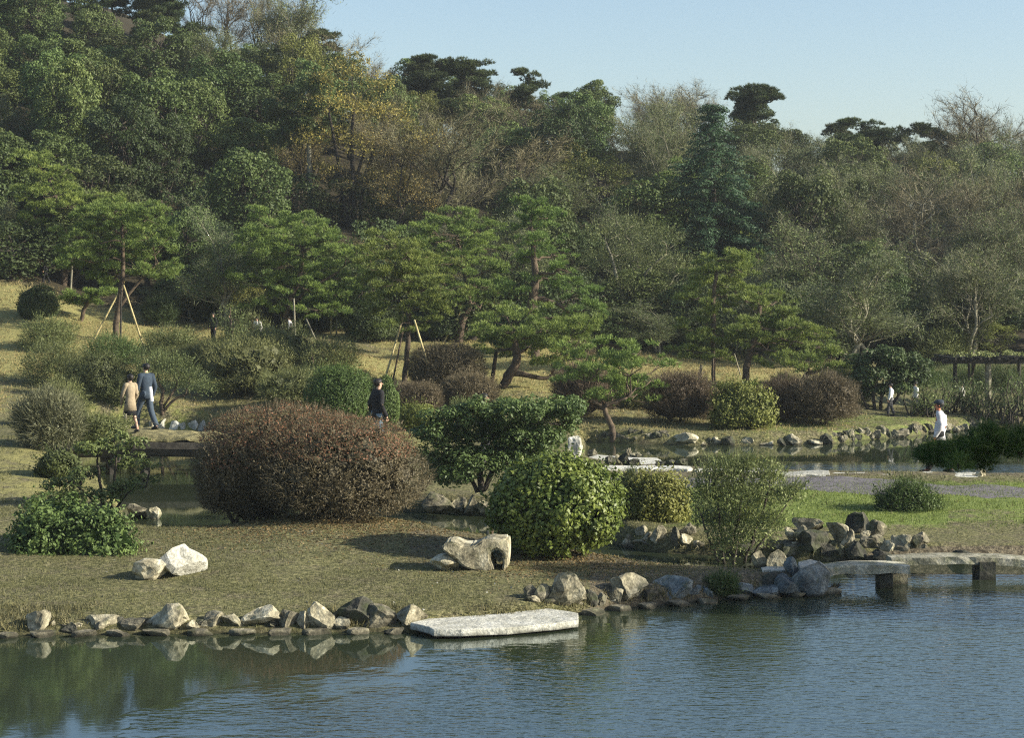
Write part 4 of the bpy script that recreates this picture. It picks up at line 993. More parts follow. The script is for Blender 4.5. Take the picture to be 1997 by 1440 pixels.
pine('low pine with a black twisting trunk left of centre pond', (978,758), [[(978,758,7),(990,735,10),(1004,715,9),(1008,690,8),(1000,655,6),(995,630,3)], [(1000,726,7),(1030,733,5),(1060,738,4),(1078,732,3)]],
     [(985,618,55,14),(1040,612,45,14),(1005,645,70,16),(955,650,36,14),(1070,645,40,16),(1110,636,40,14),(1045,672,50,14),(970,680,40,12),(1100,668,50,14),(1140,655,34,12),(1075,700,40,10),(1150,625,24,10)], seed=18)
pine('low wide pine leaning over the far pond on a pale bent trunk', (1196,858), [[(1196,858,7),(1193,835,6),(1183,810,5),(1180,792,5),(1200,785,4),(1222,775,3)], [(1182,797,4),(1160,785,3),(1140,770,2)]],
     [(1140,682,46,13),(1195,676,46,13),(1250,684,42,12),(1120,710,40,12),(1175,710,60,14),(1235,714,55,13),(1290,705,30,12),(1150,738,50,12),(1215,742,60,14),(1270,742,44,12),(1190,768,50,12),(1245,770,46,12),(1100,735,30,10)], seed=19)
pine('slender pine with pale upper trunk between two groups, right of centre', (1392,752), [[(1392,752,4),(1391,690,4),(1390,620,5),(1393,575,4),(1398,520,3)]],
     [(1400,508,44,16),(1370,535,36,16),(1435,530,36,16),(1395,560,55,16),(1440,575,34,14),(1362,585,34,14),(1400,610,50,16),(1350,645,36,14),(1410,655,46,14),(1355,690,44,12),(1400,700,36,10)], seed=20)
pine('bright pine with dark leaning trunk at right of the far bank', (1452,758), [[(1452,758,7),(1456,720,7),(1464,680,6),(1478,640,6),(1482,595,4)]],
     [(1478,570,46,12),(1450,585,34,12),(1512,590,34,12),(1475,612,56,14),(1530,615,34,12),(1440,635,34,12),(1500,642,60,14),(1560,640,40,12),(1595,652,34,12),(1455,665,36,12),(1530,672,56,14),(1600,678,36,12),(1490,695,46,12)], seed=21)
pine('sprawling pine whose low limbs reach right above the brown bushes', (1562,775), [[(1562,775,6),(1566,745,6),(1580,728,5),(1610,722,4),(1640,735,3)], [(1564,755,5),(1535,740,4),(1505,748,3)]],
     [(1565,700,46,12),(1620,702,44,12),(1660,715,34,10),(1590,722,50,12),(1645,738,36,10),(1690,738,24,9),(1610,748,36,9),(1510,742,36,10),(1480,756,26,8),(1670,755,24,8)], seed=22)
# pines up on the slope
for a in [('lit pine standing in front of the big dark conifer', (1340,515), [[(1340,515,5),(1338,440,5),(1334,340,3)]], [(1334,325,30,18),(1318,355,34,18),(1352,370,36,18),(1325,400,46,20),(1375,420,36,18),(1335,445,60,20),(1380,470,44,18),(1345,490,50,14)], 31),
          ('round-headed light pine on the lower slope right of the lit pine', (1480,600), [[(1480,600,5),(1478,560,4),(1476,520,3)]], [(1478,508,44,14),(1450,525,34,14),(1505,530,30,14),(1475,550,50,14)], 32),
          ('small bright pine low on the slope under the conifer', (1425,520), [[(1425,520,4),(1422,470,3)]], [(1400,455,26,14),(1440,468,36,14),(1420,492,44,14)], 33)]:
    blobtree('garden_pine', a[0], 'pine tree', a[1], a[2], a[3], seed=a[4], group='light pines up on the slope', pad=.4, needle=.17, wdn=.035)

# ---------------------------------------------------------------- bamboo stakes leaning on the pines
GS = 'bamboo stakes propping the pines'
def stake(a, b, label, r=1.9, off=0, m='bamboo'):
    """a: upper end, b: foot, both where they are seen; the foot stands on the ground"""
    x, d, z = hit(*b); d2 = d+off; p1 = W(a[0], a[1], d2); P0 = np.array([x, d, z-.08])
    q = np.array([P0*(1-t)+p1*t for t in np.linspace(0, 1, 9)])-P0; bf = Buf(); rr_ = r*d/F*np.array([1, 1, .97, .95, .93, .92, .9, .88, .85])
    tube(bf, q, rr_, 8)
    for i in range(1, 8): tube(bf, [q[i]-(q[1]-q[0])*.02, q[i]+(q[1]-q[0])*.02], rr_[i]*1.22, 8)
    o = bf.obj('bamboo_stake', M[m], None, True); o.location = P0; return tag(o, label, 'support pole', GS)
stake((243,548),(178,668),'yellow bamboo stake sloping down to the left from the left pine', off=.4)
stake((241,556),(284,684),'dark-lit bamboo stake sloping down to the right from the left pine', off=.4)
stake((237,540),(235,668),'upright dark pole standing beside the trunk of the left pine', m='wood')
stake((142,490),(137,580),'white upright pole at the upper left of the straw slope', 2.1, m='barkpale')
stake((573,582),(577,690),'white upright prop by the bending man', 1.9, m='barkpale')
stake((597,622),(636,704),'pale blue-grey stake leaning right of the bending man', 1.8, m='barkpale', off=.3)
stake((788,612),(748,744),'long pale stake, left leg of the middle tripod', 2.1, off=.5)
stake((787,640),(764,748),'darker thin stake inside the left side of the middle tripod', 1.8, m='barkred', off=.6)
stake((808,624),(855,774),'long pale stake, right leg of the middle tripod', 2.2, off=.7)
stake((899,608),(863,668),'short yellow stake leaning on the thick split trunk', 1.8, off=.3)
stake((1391,700),(1391,786),'reddish upright pole under the slender pine', 1.6, m='barkred')
stake((1432,690),(1446,735),'thin pale stake beside the bright pine', 1.4, m='barkpale')
stake((448,622),(462,690),'thin dark pole among the olive bushes', 1.3, m='wood')
stake((490,610),(492,680),'thin upright pole in front of the white-clothed visitors', 1.4, m='wood')
stake((646,610),(645,658),'short yellow pole at the edge of the shaded grass', 1.6)
stake((657,622),(656,658),'short pale crooked pole at the edge of the shaded grass', 1.7, m='barkpale')
stake((927,632),(931,655),'short whitish pole right of the thick split trunk', 1.4, m='barkpale')
stake((968,685),(958,750),'leaning red-brown post left of the black twisting trunk', 4.2, m='barkred')
stake((1368,712),(1362,750),'yellow short post in the grass below the slender pine', 3.0, m='barkpale')

# ---------------------------------------------------------------- shrubs
GD = 'shrubs of the garden'
dome('azalea_mound','huge domed azalea with reddish top and brown-green twiggy sides by the channel','shrub',600,1030,450,240,'azred',d=34.2,n=75000,size=.046,lump=.11,lf=1.9,seed=3,twig=.42,bottom=.46,stems=7,
     lobes=[(-.13,.16,.80,1.0),(.11,-.03,.80,.90),(-.30,.02,.46,.72)],extra=('red',.5,.38),depth_=.13,basez=.35,twl=.13,tint=.45)
dome('clipped_shrub','glossy clipped round bush with bright yellow-green leaf clusters','shrub',1086,1102,262,206,'clip',d=31.2,n=34000,size=.075,asp=.6,lump=.09,lf=3.2,seed=5,spread=.75,bottom=.5,depth_=.10,tint=.42,stems=4,pw=2.1,pitk=2.5,clus=(24,.052))
blobtree('camellia_shrub','dark spreading camellia with tiers of shiny leaves behind the clipped bush','shrub',(938,948),[[(938,948,7),(936,915,6),(925,880,5),(905,840,3)],[(944,948,5),(965,905,5),(990,860,4),(1040,820,3)],[(932,948,4),(900,900,4),(870,870,3)]],
     [(880,812,50,18),(935,800,55,16),(850,845,40,18),(900,850,60,20),(960,835,60,20),(860,885,46,18),(915,892,50,18),(1010,800,50,18),(1075,800,50,20),(1098,826,30,20),(1030,845,60,24),(985,880,50,20),(1050,880,40,18),(855,915,36,18),(900,915,44,18),(950,905,44,18),(890,935,34,12),(1122,800,22,16),(990,850,50,22),(1055,852,36,22),(1020,905,50,20),(1000,790,40,14),(1100,785,40,14)],
     style='leaf',leaf='gloss',bark='bark',pad=.22,lsize=.075,seed=41,dens=1.8,depth=.35,d=38.4)
dome('leafy_shrub','thick green leafy bush at the left edge of the front lawn','shrub',140,1128,230,142,'deepgreen',d=31.4,n=22000,size=.07,clus=(22,.07),tint=.6,lump=.24,lf=2.2,seed=7,lobes=[(-.12,.1,.8,1.0),(.18,0,.66,.84),(-.3,-.05,.6,.8)],stems=5,spread=.8)
blobtree('sparse_shrub','open many-stemmed shrub with layered leaves in front of the left bridge','shrub',(205,1000),[[(205,1000,4),(196,950,3),(190,900,2)],[(212,1000,4),(222,950,3),(226,890,2)],[(200,1000,3),(170,965,2),(140,940,2)],[(216,1000,3),(250,960,2),(285,950,1.5)]],
     [(215,862,40,14),(185,880,34,12),(262,872,34,12),(245,895,34,12),(280,935,34,10),(250,952,34,11),(175,925,40,10),(120,945,40,14),(155,965,40,14),(215,965,36,12),(100,975,26,12),(290,905,20,8)], style='leaf',leaf='gloss',bark='bark',pad=.19,lsize=.075,seed=42,dens=1.3,depth=.5,d=36.5)
dome('dark_shrub','small dark dense shrub at the left bank of the channel','shrub',110,935,90,55,'dark',n=6000,size=.06,seed=8,lump=.2)
dome('mixed_shrub','yellow-green leafy bush between the clipped bush and the feathery shrub','shrub',1282,1042,124,122,'ygreen',d=35.6,n=14000,size=.058,clus=(18,.07),lump=.26,lf=2.6,seed=9,spread=.9,stems=5,depth_=.22,tint=.55)
dome('dark_shrub','brownish dark shrub hugging the right side of the clipped bush','shrub',1228,1040,60,118,'azal',d=36,n=6000,size=.05,lump=.15,seed=10,twig=.3,tint=.2)
blobtree('feathery_shrub','tall airy light green shrub with upright stems beside the channel rocks','shrub',(1440,1086),[[(1412,1086,3),(1405,1030,2.5),(1398,960,1.5)],[(1430,1086,3),(1438,1020,2.5),(1450,930,1.5)],[(1452,1086,3),(1478,1020,2.5),(1505,940,1.5)],[(1462,1084,2.5),(1500,1030,2),(1540,975,1.2)],[(1402,1084,2.5),(1380,1040,2),(1360,990,1.2)]],
     [(1400,925,42,26),(1450,915,40,24),(1500,930,36,22),(1380,965,40,26),(1435,965,50,26),(1490,970,44,24),(1530,965,30,18),(1390,1010,40,24),(1445,1015,50,26),(1495,1020,36,20),(1420,1052,44,20),(1470,1050,30,18),(1550,955,18,10)],
     style='twig',leaf='grey',bark='bark',lsize=.062,seed=43,dens=2.8,depth=.5,d=32.6,tints=.75)
dome('round_shrub','dark twiggy ball-shaped shrub on the right lawn','shrub',1775,1038,116,90,'box',d=37.3,n=15000,size=.05,clus=(16,.07),depth_=.25,lump=.22,seed=12,twig=.45,tint=.2,stems=4)
dome('dark_shrub','low dark tuft growing among the shaded near-bank rocks','shrub',1408,1168,60,40,'dark',n=4000,size=.045,seed=13,lump=.2,twig=.4)
dome('clipped_dome','dark green clipped dome behind the red-topped azalea','shrub',660,830,130,118,'box',d=50.5,n=20000,size=.05,lump=.04,seed=14,twig=.1,pw=2.4,tint=.45)
dome('clipped_dome','tall narrow clipped dome beside the man in the dark jacket','shrub',752,838,50,102,'box',d=50.8,n=9000,size=.05,lump=.04,seed=15,tint=.5)
dome('dark_shrub','dark low hollow shrub left of the clipped dome','shrub',610,770,64,56,'dark',n=6000,size=.06,seed=16,lump=.2)
dome('maroon_mound','large dark maroon clipped mound below the thick-trunked pine','shrub',870,770,150,98,'plum',n=22000,size=.055,lump=.03,seed=17,twig=.5,tint=.05,pw=2.5)
dome('plum_mound','grey-plum rounded mound in front of the dark maroon mound','shrub',912,796,112,64,'plum',n=16000,size=.05,lump=.04,seed=18,twig=.5,tint=.6)
dome('plum_hedge','flat grey-brown clipped hedge right of the narrow dome','shrub',806,808,104,58,'plum',n=16000,size=.05,lump=.05,seed=19,twig=.5,tint=.55,pw=3.2)
dome('low_shrub','small pale olive mound under the grey-plum mound','shrub',905,812,50,30,'azal',n=5000,size=.05,seed=20,twig=.4,lump=.06,tint=.8)
dome('low_shrub','bright green ground-hugging bush behind the dark camellia','shrub',815,842,80,52,'ygreen',n=8000,size=.055,seed=21,lump=.16)
dome('brown_mound','reddish-brown rounded bush under the low wide pine','shrub',1140,814,124,104,'plum',n=15000,size=.055,seed=22,twig=.7,depth_=.3,twl=.22,lump=.16,tint=.3)
dome('brown_mound','broad brown twiggy bush left of the bright leafy bush on the far shore','shrub',1330,828,140,100,'plum',n=17000,size=.055,seed=23,twig=.7,depth_=.3,twl=.22,lump=.16,tint=.4)
dome('leafy_shrub','bright green leafy bush on the far shore below the bright pine','shrub',1452,840,118,92,'ygreen',n=12000,size=.075,clus=(16,.08),seed=24,lump=.26,lobes=[(-.1,.1,.75,1),(.2,0,.7,.85),(-.28,-.05,.5,.65)],spread=.9)
dome('brown_mound','smooth grey-brown bush right of the bright leafy bush','shrub',1534,826,110,88,'plum',n=14000,size=.05,seed=25,twig=.75,depth_=.3,twl=.22,lump=.12,tint=.55)
dome('brown_mound','dark brown bush near the right end of the far bank shrubs','shrub',1615,832,130,100,'plum',n=15000,size=.055,seed=26,twig=.7,depth_=.3,twl=.22,lump=.18,tint=.2)
dome('dark_shrub','green dark bush between two brown ones on the far shore','shrub',1570,800,60,54,'ever',n=7000,size=.07,seed=27,lump=.2)
dome('dark_shrub','dark round bush cut by the left edge on the straw slope','shrub',70,628,82,70,'dark',n=12000,size=.065,seed=28,lump=.08)
dome('dark_shrub','dark green rounded shrub at the foot of the first pine, right side','shrub',332,622,68,84,'ever',n=11000,size=.07,seed=29,lump=.14,tint=.3)
dome('dark_shrub','very dark shrub behind the seated visitors','shrub',398,632,70,66,'dark',n=9000,size=.07,seed=30,lump=.15)
dome('olive_shrub','olive-topped low spreading bush beside the seated visitors','shrub',470,622,120,66,'ygreen',n=12000,size=.065,seed=31,lump=.16,twig=.2,tint=.4)
dome('shade_shrub','deeply shaded dark bush left of the middle tripod','shrub',722,672,120,92,'dark',n=13000,size=.07,seed=32,lump=.14,tint=.25)
dome('shade_shrub','shaded dark bush behind the short yellow pole','shrub',628,650,100,76,'dark',n=11000,size=.07,seed=33,lump=.14,tint=.25)
dome('shade_shrub','dark bush in the gap behind the thick-trunked pine','shrub',850,668,90,70,'dark',n=10000,size=.07,seed=34,lump=.14,tint=.3)
dome('shade_shrub','dark thicket behind the central black-trunked pine','shrub',1010,690,110,90,'dark',n=11000,size=.07,seed=44,lump=.16,tint=.3)
dome('plum_mound','pinkish-brown bush behind the pads of the low wide pine','shrub',1125,705,60,40,'plum',n=6000,size=.06,seed=45,twig=.5,tint=.6)
dome('dark_shrub','dark green shrub on the slope left of the walking couple','shrub',190,800,140,112,'azal',n=20000,size=.05,seed=35,lump=.2,twig=.25,tint=.15,lobes=[(-.1,.1,.85,1),(.2,0,.6,.75)])
for i, (px, bs, wd, ht, tn, lb_) in enumerate([(480,778,180,112,.65,'large olive loose shrub right of the small bare-stemmed tree'),(575,800,140,78,.7,'yellowish loose shrub left of the clipped dome'),(520,735,170,90,.6,'olive bush on the slope above the loose shrubs'),(395,722,120,50,.55,'spreading olive bush on the straw slope right of the tripod')]):
    dome('loose_shrub',lb_,'shrub',px,bs,wd,ht,'azal',n=17000,size=.055,seed=50+i,lump=.32,lf=2.8,twig=.45,depth_=.36,stems=8,tint=tn,spread=.9,twl=.22)
blobtree('small_tree','small spreading tree with dark forked trunk beside the couple','tree',(318,806),[[(318,806,4),(314,785,4),(318,765,3),(308,745,2)],[(318,800,3),(335,783,2.5),(360,770,2)],[(317,790,2.5),(340,760,2)]],
     [(300,700,44,20),(345,712,44,20),(310,728,50,18),(370,735,40,18),(280,730,30,16),(345,750,40,12),(400,755,36,12)],style='twig',leaf='azal',lsize=.07,seed=46,dens=1.2,depth=.5,tints=.6)
dome('straw_shrub','pale twiggy bush at the left edge beside the channel','shrub',88,880,130,110,'ashtwig',n=14000,size=.06,seed=60,lump=.2,twig=.75,depth_=.3,tint=.6,twl=.3,stems=5)
dome('straw_shrub','low tangled twigs at the left foot of the bridge','shrub',180,872,130,60,'azal',d=45.5,n=9000,size=.055,seed=61,lump=.25,twig=.5,depth_=.3,tint=.6,stems=4)
blobtree('dark_tree','dark dome-headed tree with several stems at the right far bank','tree',(1716,800),[[(1708,800,4),(1704,770,3),(1712,735,2)],[(1716,800,4),(1722,765,3),(1740,735,2)],[(1722,800,3),(1752,772,3),(1764,745,2)],[(1700,800,3),(1684,780,2),(1676,760,2)]],
     [(1735,690,40,14),(1700,708,44,16),(1765,708,40,16),(1725,725,56,16),(1680,735,30,14),(1780,732,26,14),(1740,750,50,12),(1700,758,34,10)],style='leaf',leaf='dark',bark='bark',pad=.3,lsize=.12,seed=47,dens=1.5)
for i, (px, bs, wd, ht, lb_) in enumerate([(1800,812,80,60,'tangle of dark leaning stems left of the pergola'),(1868,806,70,66,'tangle of dark stems under the pergola'),(1925,822,80,70,'dark twiggy thicket at the right edge under the pergola'),(1980,822,90,90,'twiggy thicket beyond the right edge')]):
    rng = np.random.default_rng(200+i); x, d, z = hit(px, bs); k = d/F; root = thing('stem_thicket', lb_, 'shrub', (x, d, z), GD); tb = Buf(); cb = Buf()
    for s in range(26):
        a = np.array([rng.uniform(-.4, .4)*wd*k, rng.uniform(-.5, .5), -.05]); e = a+np.array([rng.uniform(-.25, .5)*wd*k, rng.uniform(-.4, .4), ht*k*rng.uniform(.5, 1.05)]); q = curve(a, e, 6, rng, .08)
        tube(tb, q, np.linspace(.035, .012, 6), 5); spikes(cb, np.repeat(q[2:], 9, 0), np.tile(e-a, (36, 1)), .3, .015, rng, .7); leaves(cb, np.repeat(q[3:], 3, 0)+rng.normal(size=(9, 3))*.15, np.tile([0, 0, 1.], (9, 1)), .1, .5, rng, .9)
    tb.obj('stems', M['bark'], root, True); cb.obj('twigs', M['grey'], root)

# ---------------------------------------------------------------- pergola
x, d, z = hit(1862, 796); k = d/F
pg = thing('pergola', 'dark timber pergola with climbing growth on its roof at the right edge', 'pergola', (x, d, z))
hh = (796-704)*k
for px, yy, r_, m_ in ((0, 0, .07, 'wood'), (50, 1.6, .05, 'wood'), (66, .1, .11, 'barkpale'), (150, .1, .08, 'wood'), (150, 1.6, .07, 'wood')):
    b = Buf(); tube(b, [(px*k, yy, -.2), (px*k+.01, yy, hh)], [r_, r_*.95], 8); b.obj('post', M[m_], pg)
for yy in (0, 1.6): b = Buf(); box(b, (78*k, yy, hh-.03), (3.5, .12, .14), jit=.006); b.obj('beam', M['wood'], pg)
for i in range(10): b = Buf(); box(b, ((-8+17*i)*k, .8, hh+.09+.01*(i % 2)), (.07, 2.9, .08), R.uniform(-.03, .03), jit=.005); b.obj('rafter', M['wood'], pg)
b = Buf(); tube(b, smoothpath([(44*k, 1, 0), (40*k, .9, .6), (46*k, .8, 1.1), (44*k, .7, hh)]), .045, 6); tube(b, smoothpath([(20*k, .5, -.1), (28*k, .6, .6), (42*k, .6, 1.1), (48*k, .5, hh)]), .035, 6); b.obj('vine_stem', M['bark'], pg, True)
b = Buf()
for _ in range(20): leaf_clump(b, (R.uniform(0, 165)*k, R.uniform(-.4, 2.0), hh+.16+R.uniform(0, .08)), .2, R, 44, .09, .4, .5)
b.obj('climber', M['grey'], pg)

# ---------------------------------------------------------------- near pine bough at right, on the near bank outside the frame
rng = np.random.default_rng(77); D0 = 13.0; bx, by = W(2330, 0, D0)[0], D0
root = thing('near_pine', 'out-of-focus dark pine bough reaching in from the right edge over the far pond', 'pine tree', (bx, by, gz(bx, by)-.1)); O = np.array(root.location)
tb = Buf(); cb = Buf(); tr = smoothpath([(0, 0, 0), (.05, 0, 1.5), (-.05, .1, 3.0), (.1, .1, 4.6), (.3, .1, 6.2)]); tube(tb, tr, np.linspace(.17, .07, len(tr)), 8)
p_end = W(1830, 885, D0)-O; lim = smoothpath([tr[9], W(2180, 850, D0)-O, W(2040, 862, D0)-O, W(1940, 872, D0)-O, p_end], 4); tube(tb, lim, np.linspace(.06, .012, len(lim)), 6)
for (px, py, rx, ry) in [(1815,892,24,10),(1838,896,26,14),(1868,890,32,16),(1890,882,32,16),(1910,884,34,16),(1935,880,34,18),(1915,896,30,14),(1975,872,50,24),(2030,866,50,26),(1850,898,24,14),(1930,856,18,10),(2100,856,60,30)]:
    c = W(px, py, D0)-O; kx = D0/F; i = nearest_on(lim, c)
    for _ in range(9):
        pc = c+rng.normal(size=3)*np.array([rx*kx*.5, .09, ry*kx*.42]); tube(tb, curve(lim[i], pc, 4, rng, .06), [.008, .006, .005, .004], 4)
        needle_pad(cb, pc, .08, .06, rng, 40, .075, .006, .5)
for z_ in np.linspace(3.4, 6.6, 9):
    for _ in range(6):
        c = np.array([rng.uniform(.2, 1.6), rng.uniform(-1.3, 1.3), z_]); tube(tb, curve(tr[min(int(z_/6.4*len(tr)), len(tr)-1)], c, 4, rng, .06), [.03, .02, .014, .008], 4)
        for _ in range(4): needle_pad(cb, c+rng.normal(size=3)*.2, .28, .12, rng, 60, .1, .014, .4)
tb.obj('trunk', M['bark'], root, True); cb.obj('needles', M['bough'], root)
# evergreens on the right bank beyond the frame: their shade falls on the peninsula tip
SHADE = [(15.6, 27.0, 7.6, 3.0), (18.6, 26.0, 8.4, 3.0)]
for i, (x, y, h, wd) in enumerate(SHADE):
    plant('E', x, y, h, wd, ['nearer', 'farther'][i]+' evergreen on the right bank whose shade falls on the shore rocks', i)
# more loose growth on the left slope and behind the pergola
for i, (px, bs, wd, ht, mt, tn, lb_) in enumerate([
 (100,760,120,90,'azal',.35,'green weedy bush at the left edge half way up the slope'),(90,690,110,70,'azal',.6,'olive low bush at the left edge under the dark round bush'),
 (330,700,110,60,'azal',.5,'low olive bush at the foot of the right bamboo stake'),(215,720,110,60,'ever',.5,'green low bush left of the walking woman, higher up'),
 (640,730,120,66,'azal',.75,'pale olive bush on the shoulder left of the clipped dome'),(450,700,120,44,'azal',.5,'mottled olive bush below the two dark-clothed visitors'),
 (535,706,110,44,'ygreen',.4,'yellow-olive bush below the bending man'),(110,830,110,80,'azal',.65,'tangled olive bush left of the bridge end'),
 (310,640,70,60,'dark',.3,'dark low bush right of the first bamboo tripod'),
 (1250,800,110,50,'azal',.45,'olive low bush between the leaning pine and the brown mound'),(1370,700,90,50,'dark',.5,'dark low bush on the straw rise right of centre'),
 (1660,790,90,60,'azal',.5,'olive bush at the right end of the brown mounds'),(1790,764,120,46,'ever',.4,'green bush behind the two white-clothed walkers'),
 (1890,756,130,40,'grey',.4,'grey-green bush behind the pergola posts'),(1975,766,130,50,'ever',.4,'green bush at the right edge behind the pergola'),(1840,720,120,80,'grey',.3,'grey-green bush left of the pergola roof')]):
    dome('loose_shrub', lb_, 'shrub', px, bs, wd, ht, mt, n=8500, size=.06, seed=150+i, lump=.32, lf=2.8, twig=.5, depth_=.38, stems=6, tint=tn, spread=.9, twl=.26, core=False)
blobtree('autumn_tree','tall thin yellow-leaved tree with a clump of dark straight stems, mid hill','tree',(690,446),
 [[(690,446,6),(690,380,5),(686,300,4),(690,200,2)],[(674,446,5),(670,370,4),(655,290,3),(640,210,2)],[(702,446,4),(706,370,3),(730,290,3),(760,220,2)],[(684,446,4),(680,400,3),(700,330,3),(720,270,2)]],
 [(640,150,40,26),(690,125,44,28),(740,160,42,26),(610,205,44,26),(665,200,50,28),(720,215,50,28),(775,225,44,26),(600,265,40,22),(650,265,50,26),(710,280,50,26),(770,285,50,26),(825,270,36,22),(735,340,50,22),(790,345,40,20),(640,325,40,20)],
 style='twig',leaf='yellow',bark='bark',lsize=.13,seed=71,dens=.2,depth=.3,tints=.6)
blobtree('twiggy_tree','rounded grey-green twiggy tree with a pale forked trunk behind the garden pines','tree',(1228,652),
 [[(1228,652,5),(1228,615,5),(1208,565,4),(1195,510,3),(1180,470,2)],[(1228,625,5),(1245,575,4),(1262,530,3),(1300,495,2)],[(1230,630,4),(1270,590,3),(1300,560,2)]],
 [(1180,455,50,26),(1235,440,54,26),(1290,460,46,26),(1160,505,44,26),(1220,495,54,28),(1285,510,50,26),(1335,520,36,24),(1155,560,40,24),(1215,560,44,24),(1290,565,50,26),(1340,580,36,24),(1180,610,40,20),(1290,625,50,22)],
 style='twig',leaf='grey',bark='barkpale',lsize=.085,seed=72,dens=.55,depth=.3,tints=.3)
blobtree('broadleaf_tree','evergreen with a tall straight pale trunk left of the yellow tree','tree',(603,432),
 [[(603,432,5),(604,350,5),(602,280,4),(600,210,3)]], [(600,175,50,28),(560,215,44,26),(635,215,36,22),(595,240,50,24),(555,265,36,20)],
 style='leaf',leaf='ever',bark='barkpale',pad=.5,lsize=.15,seed=73,dens=1,depth=.3)
blobtree('broadleaf_tree','evergreen with pale forked stems showing through, upper left slope','tree',(400,310),
 [[(398,310,4),(395,260,3),(390,205,3)],[(402,300,4),(412,260,3),(436,210,2)]], [(385,170,60,26),(440,185,50,24),(350,205,44,24),(420,150,50,22),(465,215,36,20)],
 style='leaf',leaf='ever',bark='barkpale',pad=.5,lsize=.15,seed=74,dens=1,depth=.3)
for i, (bx_, by_, tp_) in enumerate([(450,700,600),(492,690,612),(570,700,630),(520,720,640),(610,745,690)]):
    blobtree('sapling', ['olive sapling with a thin dark stem in front of the two dark visitors','olive sapling with an upright stem before the white-clothed visitor','thin sapling below the bending man','bushy olive sapling in the middle of the shrub bank','small sapling left of the clipped dome, on the grass shoulder'][i],'tree',(bx_,by_),
     [[(bx_,by_,2),(bx_+2,(by_+tp_)/2,1.6),(bx_-2,tp_,1)]],[(bx_-18,tp_+30,22,12),(bx_+18,tp_+26,22,12),(bx_,tp_+8,22,10),(bx_+4,tp_+46,30,12)],style='twig',leaf='azal',lsize=.07,seed=75+i,dens=.9,depth=.5,tints=.6, group='olive saplings on the left bank')
# ---------------------------------------------------------------- people
SKIN = solid('skin', (.42, .26, .18), (.50, .32, .23), 9, .6, 0)
SKINR = solid('ruddy_skin', (.50, .16, .09), (.58, .22, .12), 9, .6, 0)
HAIR = solid('black_hair', (.010, .009, .008), (.022, .019, .017), 30, .5, .3, 60)
def cloth(name, c, v=.12): return solid(name, tuple(x*(1-v) for x in c), tuple(x*(1+v) for x in c), 14, .9, .25, 30)
def skinned(bones, rads, mat_):
    """one continuous body: joints joined by edges, grown by the Skin modifier"""
    names = list(bones); idx = {n: i for i, n in enumerate(names)}
    me = bpy.data.meshes.new('body'); me.from_pydata([bones[n] for n in names], [(idx[a], idx[b_]) for a, b_ in rads['edges']], [])
    o = bpy.data.objects.new('body', me); C.objects.link(o)
    sm = o.modifiers.new('s', 'SKIN'); me.skin_vertices.new() if not me.skin_vertices else None
    for n in names:
        sv = me.skin_vertices[0].data[idx[n]]; r = rads[n]; sv.radius = (r, r) if not isinstance(r, tuple) else r; sv.use_root = (n == 'pelvis')
    sb = o.modifiers.new('u', 'SUBSURF'); sb.levels = 1; sb.render_levels = 1
    dg = bpy.context.evaluated_depsgraph_get(); m2 = bpy.data.meshes.new_from_object(o.evaluated_get(dg)); bpy.data.objects.remove(o)
    m2.materials.clear(); m2.materials.append(mat_); 
    for p in m2.polygons: p.use_smooth = True
    return m2
def loft(buf, rings, k=16):
    """rings: (x, y, z, rx, ry)"""
    an = np.linspace(0, 2*np.pi, k, endpoint=False); V = np.array([[(x+rx*math.cos(a), y+ry*math.sin(a), z) for a in an] for x, y, z, rx, ry in rings]).reshape(-1, 3)
    i, j = np.meshgrid(np.arange(len(rings)-1), np.arange(k), indexing='ij'); j2 = (j+1) % k
    buf.add(V, np.stack([i*k+j, i*k+j2, (i+1)*k+j2, (i+1)*k+j], -1).reshape(-1, 4))
    b0 = buf.n-len(V); buf.add([rings[0][:3], rings[-1][:3]], np.zeros((0, 3), int)); jj = np.arange(k)
    buf.f[3].append(np.stack([jj[::-1]+b0, np.roll(jj[::-1], -1)+b0, np.full(k, buf.n-2)], -1)); e = (len(rings)-1)*k
    buf.f[3].append(np.stack([e+jj+b0, e+(jj+1) % k+b0, np.full(k, buf.n-1)], -1))
